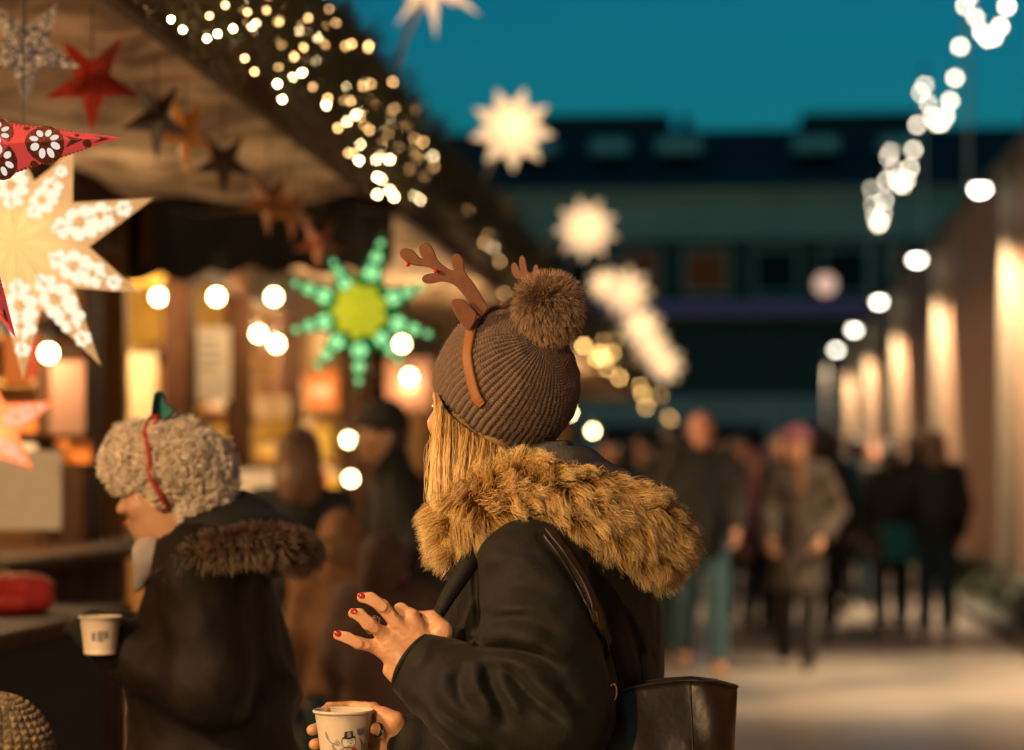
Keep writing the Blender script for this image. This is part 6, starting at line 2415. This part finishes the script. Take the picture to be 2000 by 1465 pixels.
ss, ee = Sa[ii], Ea[np.clip(ii + rr.normal(0, 9, n).astype(int), 0, 199)]
K = 9
pts = np.zeros((n, K, 3))
dj = rr.normal(0, 0.012, n)
xj = rr.normal(0, 0.004, (n, 2))
wv = rr.uniform(0, 6.28, n)
lock = np.sin(tt * 31) * 0.005 + np.sin(tt * 77) * 0.002
for j in range(K):
    t = j / (K - 1)
    w_ = t * t * (3 - 2 * t)
    x = ss[:, 0] * (1 - w_) + ee[:, 0] * w_ + xj[:, 0] * t + 0.0035 * np.sin(3.5 * t + wv) + lock * np.sin(math.pi * t)
    z = ss[:, 1] * (1 - t) + ee[:, 1] * t + 0.012 * (1 - t)
    y = ss[:, 2] * (1 - t) + ee[:, 2] * t + dj - 0.012 * np.sin(math.pi * t) + lock
    pts[:, j] = np.stack([x, y, z], 1)
curves_obj("hair_strand", pts, np.linspace(0.00040, 0.00028, K), BLOND, hair)["kind"] = "stuff"
# a few flyaways by the cheek
pts = np.zeros((26, K, 3))
for i in range(26):
    a = W(858 + rr.uniform(0, 14), 800 + rr.uniform(0, 30), -0.05)
    b = W(838 + rr.uniform(-10, 25), 930 + rr.uniform(-10, 60), -0.09)
    for j in range(K):
        t = j / (K - 1)
        pts[i, j] = a * (1 - t) + b * t + np.array((-0.014 * math.sin(math.pi * t) * rr.uniform(0.8, 1.2), 0, 0))
curves_obj("flyaway_hair", pts, np.full(K, 0.00022), BLOND, hair)["kind"] = "stuff"
p = W(892, 846, -0.078)
MB().tube([p + np.array((0.0055 * math.cos(t), -0.004, 0.0055 * math.sin(t) - 0.006)) for t in np.linspace(0, 6.28, 18)], 0.0011, 6).build("earring", GOLD, woman, True, local=True)

# ---- knit hat
HC = W(991, 744, 0.0)
HA = np.array((0.55, -0.62, 0.56))
HA /= np.linalg.norm(HA)
prof = [(-0.088, 0.113), (-0.086, 0.119), (-0.06, 0.124), (-0.02, 0.1285), (0.02, 0.1275), (0.06, 0.114), (0.09, 0.088), (0.11, 0.055), (0.12, 0.02), (0.121, 0.002)]
Vk, Qk = knit_dome(HC, HA, 1.0, prof, 64, 190, 0.0042, 0.0011, nth=64 * 11, nh=330)
low = np.clip(-(Vk - HC) @ HA, 0, 1)
Vk[:, 0] += low * 0.20
Vk[:, 2] += low * 0.06
# the hat is a little longer down the nape
hat = link("knit_hat", np_mesh("knit_hat", Vk, Qk), KNIT, woman)
HB = BVHTree.FromPolygons([tuple(x) for x in Vk], [tuple(int(i) for i in q) for q in Qk])
# rolled inner edge
X_ = np.cross(HA, (0, 0, 1.0)); X_ /= np.linalg.norm(X_)
Y_ = np.cross(HA, X_)
ring = [Vk[k] for k in range(0, 64 * 11, 8)] + [Vk[0]]
MB().tube(ring, 0.0042, 6).build("hem", KNIT, hat, True, local=True)
# sequins and fuzz
rr = np.random.default_rng(19)
mb = MB()
for i in rr.choice(len(Vk), 260, replace=False):
    p = Vk[i]
    d = p - HC
    d /= np.linalg.norm(d)
    a = np.cross(d, rr.normal(size=3)); a /= np.linalg.norm(a)
    b = np.cross(d, a)
    s_ = rr.uniform(0.0007, 0.0014)
    q = p + d * 0.0014
    tl = rr.normal(0, 0.4)
    mb.add([q - a * s_, q + b * s_ + d * s_ * tl, q + a * s_, q - b * s_ - d * s_ * tl], [(0, 1, 2, 3)])
o = mb.build("sequin", mat("sequin", (0.9, 0.75, 0.6), 0.15, metal=1.0), hat, local=True)
o["kind"] = "stuff"
pts, r = fur(Vk, Qk, 18000, 0.0065, 0.0001, 4, 7, grav=0.0, clump=0.0, nclump=10, spread=0.6)
curves_obj("wool_fuzz", pts, r, hair_mat("wool_fuzz", (0.2, 0.13, 0.1), (0.26, 0.17, 0.13), (0.3, 0.2, 0.15)), hat)["kind"] = "stuff"
# pom-pom
PC = W(1071, 606, -0.075)
mb = MB()
mb.sphere(PC, 0.036, 20, 14)
pom = mb.build("pom_pom", mat("pom_core", (0.05, 0.028, 0.018), 0.95), hat, True, local=True)
n = 15000
rr = np.random.default_rng(23)
d = rr.normal(size=(n, 3)); d /= np.linalg.norm(d, axis=1)[:, None]
K = 6
comb = np.array((0.10, -0.35, -0.95))
cl = rr.normal(size=(190, 3)); cl /= np.linalg.norm(cl, axis=1)[:, None]
ci = (d @ cl.T).argmax(1)
tipd = d * 0.42 + cl[ci] * 0.55 + rr.normal(0, 0.2, (n, 3)) + comb * (0.62 - 0.5 * np.clip((d[:, 2:] + 0.2) / 1.1, 0, 1))
tipd /= np.linalg.norm(tipd, axis=1)[:, None]
L = rr.uniform(0.018, 0.039, n) * np.where(d[:, 2] > 0.5, 1.1, 1.0)
t = np.linspace(0, 1, K)
pts = PC + d[:, None] * 0.034 + (d[:, None] * (1 - t)[None, :, None] + tipd[:, None] * t[None, :, None]) * (L[:, None] * t)[:, :, None]
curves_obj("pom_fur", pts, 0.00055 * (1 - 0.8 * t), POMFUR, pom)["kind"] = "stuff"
# knit gather under the pom-pom
# ---- antler headband
c5 = lambda x, y: (700 + 0.37534 * x, 450 + 0.37534 * y)
bpx = [c5(640, 905), c5(622, 870), c5(600, 800), c5(585, 720), c5(577, 640), c5(580, 560), c5(598, 495), c5(640, 440), c5(700, 412), c5(760, 403)]
bpts, bn = [], []
for u, v in bpx:
    q, nr = on_surface(HB, WF, u, v, 0.0035)
    bpts.append(q); bn.append(nr)
# over the crown and down the far side
last = bpts[-1]
far = [last + np.array((0.0, 0.05, 0.006)), last + np.array((-0.005, 0.11, -0.03)), last + np.array((-0.015, 0.15, -0.09)), last + np.array((-0.02, 0.16, -0.16))]
allp = smooth_path(bpts + far, 60)
cen = HC
vs, fs = [], []
for i in range(60):
    t = allp[min(i + 1, 59)] - allp[max(i - 1, 0)]
    t /= np.linalg.norm(t)
    nr = allp[i] - cen
    nr -= t * (nr @ t)
    nr /= np.linalg.norm(nr)
    b = np.cross(t, nr)
    w_ = 0.0098 * (0.7 if i == 0 else 1.0)
    for k in range(12):
        a = 2 * math.pi * k / 12
        vs.append(allp[i] + b * w_ * math.copysign(abs(math.cos(a)) ** 0.6, math.cos(a)) + nr * 0.0048 * math.copysign(abs(math.sin(a)) ** 0.6, math.sin(a)))
for i in range(59):
    for k in range(12):
        fs.append((i * 12 + k, i * 12 + (k + 1) % 12, i * 12 + 12 + (k + 1) % 12, i * 12 + 12 + k))
fs.append(tuple(range(12)))
fs.append(tuple(59 * 12 + k for k in range(12)))
hband = MB().add(vs, fs).build("antler_headband", BAND, woman, True, local=True)

ANT = [(678, 405), (655, 362), (630, 322), (600, 275), (566, 232), (553, 205), (551, 170), (540, 138), (525, 124), (506, 121), (489, 133), (483, 155), (489, 185), (497, 203), (480, 205), (455, 190), (428, 170), (408, 143),
       (393, 105), (378, 78), (360, 65), (338, 61), (319, 73), (312, 92), (318, 118), (331, 142), (318, 140), (298, 116), (278, 100), (252, 92), (229, 95), (215, 110), (217, 130), (235, 152), (262, 172), (300, 182), (340, 186), (372, 194),
       (398, 210), (412, 226), (390, 223), (362, 226), (338, 236), (330, 254), (340, 270), (365, 277), (400, 273), (432, 267), (465, 271), (495, 283), (522, 306), (552, 342), (578, 380), (600, 412), (622, 443), (650, 440)]
EAR = [(578, 526), (552, 505), (526, 474), (505, 440), (490, 404), (485, 378), (490, 363), (506, 357), (530, 358), (555, 366), (578, 390), (600, 415), (616, 436), (610, 470)]


def felt_piece(name, px, y0, thick, parent, m_, shift=(0, 0), bulge=0.0, turn=0.0):
    """Padded felt cut to an outline: rounded edge, real thickness, slight bend."""
    q = smooth_path([(x + shift[0], y + shift[1], 0) for x, y in px] + [(px[0][0] + shift[0], px[0][1] + shift[1], 0)], len(px) * 3 + 1)[:-1]
    out = np.array([W(*c5(x, y), y0) for x, y, _ in q])
    n = len(out)
    nxt, prv = np.roll(out, -1, 0), np.roll(out, 1, 0)
    tg = nxt - prv
    tg /= np.linalg.norm(tg, axis=1)[:, None]
    nr = np.stack([-tg[:, 2], np.zeros(n), tg[:, 0]], 1)
    area = 0.5 * np.sum(out[:, 0] * nxt[:, 2] - nxt[:, 0] * out[:, 2])
    if area > 0:
        nr = -nr
    inner = out - nr * 0.0022
    bend = lambda p: p + np.stack([np.zeros(len(p)), bulge * ((p[:, 2] - out[:, 2].min()) / 0.12) ** 2, np.zeros(len(p))], 1)
    yo = np.array((0, 1.0, 0))
    rings = [inner - yo * thick * 0.5, out - yo * thick * 0.25, out + yo * thick * 0.25, inner + yo * thick * 0.5]
    vs = np.concatenate([bend(r_) for r_ in rings])
    fs = []
    for k in range(3):
        for i in range(n):
            j = (i + 1) % n
            f = (k * n + i, k * n + j, (k + 1) * n + j, (k + 1) * n + i)
            fs.append(f if area < 0 else f[::-1])
    fs.append(tuple(range(n)) if area > 0 else tuple(range(n))[::-1])
    fs.append(tuple(3 * n + i for i in range(n))[::-1] if area > 0 else tuple(3 * n + i for i in range(n)))
    me = mesh_data(name, vs, fs)
    import bmesh
    if turn:
        ax_ = W(*c5(650 + shift[0], 440 + shift[1]), y0)
        for q_ in me.vertices:
            dx = q_.co.x - ax_[0]
            q_.co.x = ax_[0] + dx * math.cos(turn)
            q_.co.y += dx * math.sin(turn) * -1
    bm = bmesh.new()
    bm.from_mesh(me)
    bmesh.ops.triangulate(bm, faces=[f for f in bm.faces if len(f.verts) > 4])
    bmesh.ops.recalc_face_normals(bm, faces=bm.faces)
    bm.to_mesh(me)
    bm.free()
    return link(name, me, m_, parent)


yA = -0.085
felt_piece("antler", ANT, yA, 0.006, hband, FELT, bulge=0.006)
felt_piece("felt_ear", EAR, yA - 0.012, 0.005, hband, FELT)
felt_piece("antler", ANT, yA + 0.15, 0.006, hband, FELT, shift=(335, 45), bulge=0.006, turn=1.12)
felt_piece("felt_ear", EAR, yA + 0.155, 0.005, hband, FELT, shift=(330, 40), turn=1.1)
for (x, y) in ((402, 213), (257, 177)):
    MB().sphere(W(*c5(x, y), yA - 0.006), 0.0042, 10, 8).build("red_bead", mat("red_bead", (0.5, 0.02, 0.02), 0.2), hband, True, local=True)

# ------------------------------------------------------------------ the cup she holds
sC = (4.25 + CY) / F
cpos = W(671, 1385, CY)
rt = 57 * sC
hh = 0.118
cw = Matrix.Rotation(YAW, 3, 'Z') @ Vector((cpos[0], cpos[1], 0)) + WF.loc
cupo = cup((cw.x, cw.y, cpos[2] - hh), rt, rt * 0.66, hh, "paper cup with a winter snowman print, held in the woman's lower hand", YAW)
rb_ = rt * 0.66
INKS = {"k": mat("print_black", (0.03, 0.028, 0.03), 0.6), "g": mat("print_grey", (0.25, 0.24, 0.3), 0.6), "r": mat("print_red", (0.45, 0.03, 0.03), 0.6), "o": mat("print_orange", (0.7, 0.22, 0.04), 0.6),
        "w": mat("print_pale", (0.72, 0.64, 0.58), 0.6), "b": mat("print_brown", (0.2, 0.09, 0.05), 0.6)}
pm = {k: MB() for k in INKS}


def on_cup(x, y, lift):
    """Point of the close crop, wrapped on the cup wall."""
    u, v = hw(x, y)
    X_c = (u - 671) * sC
    z = hh - (v - 1385) * sC
    r_ = rb_ + (rt - rb_) * np.clip(z / hh, 0, 1) + 0.0006 + lift
    X_c = np.clip(X_c, -r_ * 0.999, r_ * 0.999)
    return (X_c, -math.sqrt(max(r_ * r_ - X_c * X_c, 0)), z)


def ink_line(col, pts_, w, lift=0.0004):
    p = smooth_path([(x, y, 0) for x, y in pts_], max(8, 5 * len(pts_)))
    vs, fs = [], []
    for i in range(len(p)):
        t = p[min(i + 1, len(p) - 1)] - p[max(i - 1, 0)]
        L_ = math.hypot(t[0], t[1]) or 1
        nx_, ny_ = -t[1] / L_, t[0] / L_
        ww = w * (0.4 + 0.6 * math.sin(math.pi * (i + 0.5) / len(p)))
        vs += [on_cup(p[i][0] + nx_ * ww, p[i][1] + ny_ * ww, lift), on_cup(p[i][0] - nx_ * ww, p[i][1] - ny_ * ww, lift)]
    for i in range(len(p) - 1):
        fs.append((2 * i, 2 * i + 1, 2 * i + 3, 2 * i + 2))
    pm[col].add(vs, fs)


def ink_fill(col, pts_, lift=0.0003):
    cx_, cy_ = sum(p[0] for p in pts_) / len(pts_), sum(p[1] for p in pts_) / len(pts_)
    vs = [on_cup(cx_, cy_, lift)] + [on_cup(x, y, lift) for x, y in pts_]
    n_ = len(pts_)
    pm[col].add(vs, [(0, 1 + k, 1 + (k + 1) % n_) for k in range(n_)])


circ = lambda x, y, rx, ry, n_=18: [(x + rx * math.cos(2 * math.pi * k / n_), y + ry * math.sin(2 * math.pi * k / n_)) for k in range(n_)]
ink_fill("w", circ(527, 1375, 56, 52), 0.0002)
ink_line("k", circ(527, 1375, 56, 52) + [(583, 1375)], 3)
ink_line("k", circ(525, 1480, 78, 62) + [(603, 1480)], 3)
ink_fill("k", [(490, 1345), (496, 1290), (560, 1284), (566, 1340), (528, 1350)], 0.0006)
ink_fill("k", [(472, 1348), (480, 1336), (576, 1328), (584, 1340), (530, 1356)], 0.0007)
ink_fill("g", [(520, 1340), (518, 1296), (545, 1292), (550, 1336)], 0.0009)
ink_fill("o", [(535, 1378), (560, 1388), (536, 1394)], 0.0008)
ink_fill("r", circ(520, 1372, 5, 6, 8), 0.0008); ink_fill("r", circ(552, 1362, 4, 5, 8), 0.0008)
ink_line("k", [(515, 1405), (530, 1412), (548, 1406)], 2)
ink_fill("r", [(540, 1418), (580, 1425), (608, 1462), (600, 1500), (572, 1500), (560, 1450)], 0.0007)
ink_line("r", [(612, 1340), (630, 1400), (628, 1480)], 5)
ink_fill("g", [(594, 1268), (650, 1262), (652, 1300), (640, 1326), (610, 1330), (596, 1305)], 0.0006)
for k in range(4):
    ink_line("k", [(600 + k * 15, 1270), (604 + k * 12, 1322)], 2, 0.001)
for k in range(4):
    ink_line("g", [(330 + k * 4, 1285 + k * 5), (345 + k * 8, 1345 + k * 8), (400 + k * 12, 1392 + k * 3), (430 + k * 10, 1350 + k * 8)], 3.5)
ink_line("b", [(385, 1405), (420, 1440), (480, 1470)], 5); ink_line("b", [(400, 1418), (398, 1400), (405, 1385)], 3); ink_line("b", [(400, 1430), (385, 1437)], 3)
ink_fill("g", [(640, 1420), (650, 1395), (660, 1420)], 0.0005)
for k in pm:
    if pm[k].v:
        o = pm[k].build("printed_picture", INKS[k], cupo, local=True)
        o["kind"] = "stuff"

# ------------------------------------------------------------------ the leather shoulder bag behind her
yB = -0.155
top_px = [(1196, 1350), (1240, 1338), (1300, 1329), (1350, 1326), (1400, 1331), (1438, 1341)]
wl, wr3 = W(1150, 1352, yB), W(1440, 1340, yB)
bagroot = empty("shoulder_bag", Matrix.Rotation(YAW, 3, 'Z') @ Vector((float((wl[0] + wr3[0]) / 2), yB, 0)) + WF.loc + Vector((0, 0, 0.66)), "dark brown leather tote bag hanging at the woman's back", "handbag", None, YAW)
bx0 = (wl[0] + wr3[0]) / 2
NB, NR = 72, 34
vs, fs = [], []
for j in range(NR):
    t = j / (NR - 1)                       # 0 top, 1 bottom
    for k in range(NB):
        a = 2 * math.pi * k / NB
        cxx, sy = math.cos(a), math.sin(a)
        ex = math.copysign(abs(cxx) ** 0.55, cxx)
        ey = math.copysign(abs(sy) ** 0.8, sy)
        half = (wr3[0] - wl[0]) / 2 * (1 - 0.13 * t)
        x = half * ex
        y = (0.03 + 0.055 * min(1, t * 1.6)) * ey
        fx = (ex + 1) / 2
        topz = 1.4 + (HOR - np.interp(1150 + 290 * fx, [p[0] for p in top_px], [p[1] for p in top_px])) / F * (4.25 + yB)
        z = topz * (1 - t) + 0.66 * t
        wv_ = 0.005 * math.sin(9 * fx + 5 * t + 2) * math.sin(math.pi * min(1, t * 1.2 + 0.08)) + 0.0035 * math.sin(23 * fx - 11 * t) * (1 - t)
        cr = 0.006 * math.exp(-((t - 0.33 - 0.12 * math.sin(4 * fx)) / 0.05) ** 2) + 0.004 * math.exp(-((t - 0.55 + 0.2 * fx) / 0.04) ** 2)
        y += (wv_ - cr * (1 if sy < 0 else -1) * -1) * (1 if sy < 0 else -1)
        vs.append((x, y, z - 0.66))
for j in range(NR - 1):
    for k in range(NB):
        k2 = (k + 1) % NB
        fs.append((j * NB + k, (j + 1) * NB + k, (j + 1) * NB + k2, j * NB + k2))
fs.append(tuple((NR - 1) * NB + k for k in range(NB)))
body = link("bag_body", mesh_data("bag_body", vs, fs, True), LEATHER, bagroot)
sol = body.modifiers.new("thick", 'SOLIDIFY')
sol.thickness = 0.0025
rimv = [vs[k] for k in range(NB)] + [vs[0]]
MB().tube([Vector(p) + Vector((0, 0, 0.0005)) for p in rimv], 0.0022, 6).build("top_edge", LEATHER, bagroot, True, local=True)
# front seam with its stitching edge
seam = []
for j in range(0, NR):
    ks = [k for k in range(NB) if vs[j * NB + k][1] < 0]
    tx = (W(1345 + j * 0.35, 1400, yB)[0] - bx0)
    kk = min(ks, key=lambda k: abs(vs[j * NB + k][0] - tx))
    seam.append(Vector((tx, vs[j * NB + kk][1] - 0.001, vs[j * NB + kk][2])))
MB().tube(seam, 0.0016, 6).build("seam", LEATHER, bagroot, True, local=True)
# gold ring and strap up to the shoulder
gp_ = W(1197, 1352, yB - 0.105)
gl_ = np.array((gp_[0] - bx0, gp_[1] - yB, gp_[2] - 0.66))
MB().tube([gl_ + np.array((0.006 * math.cos(t), 0.004 * math.cos(t), 0.0135 * math.sin(t))) for t in np.linspace(0, 2 * math.pi, 24)], 0.0019, 7).build("gold_ring", GOLD, bagroot, True, local=True)
mb, spts = ribbon(JB, WF, F6((1160, 190), (1240, 300), (1320, 430), (1372, 570), (1400, 700), (1425, 800), (1436, 860)), 0.017, 0.0015, 0.0035)
mb.v = [(p[0] - bx0, p[1] - yB, p[2] - 0.66) for p in mb.v]
mb.build("strap", LEATHER, bagroot, True, local=True)
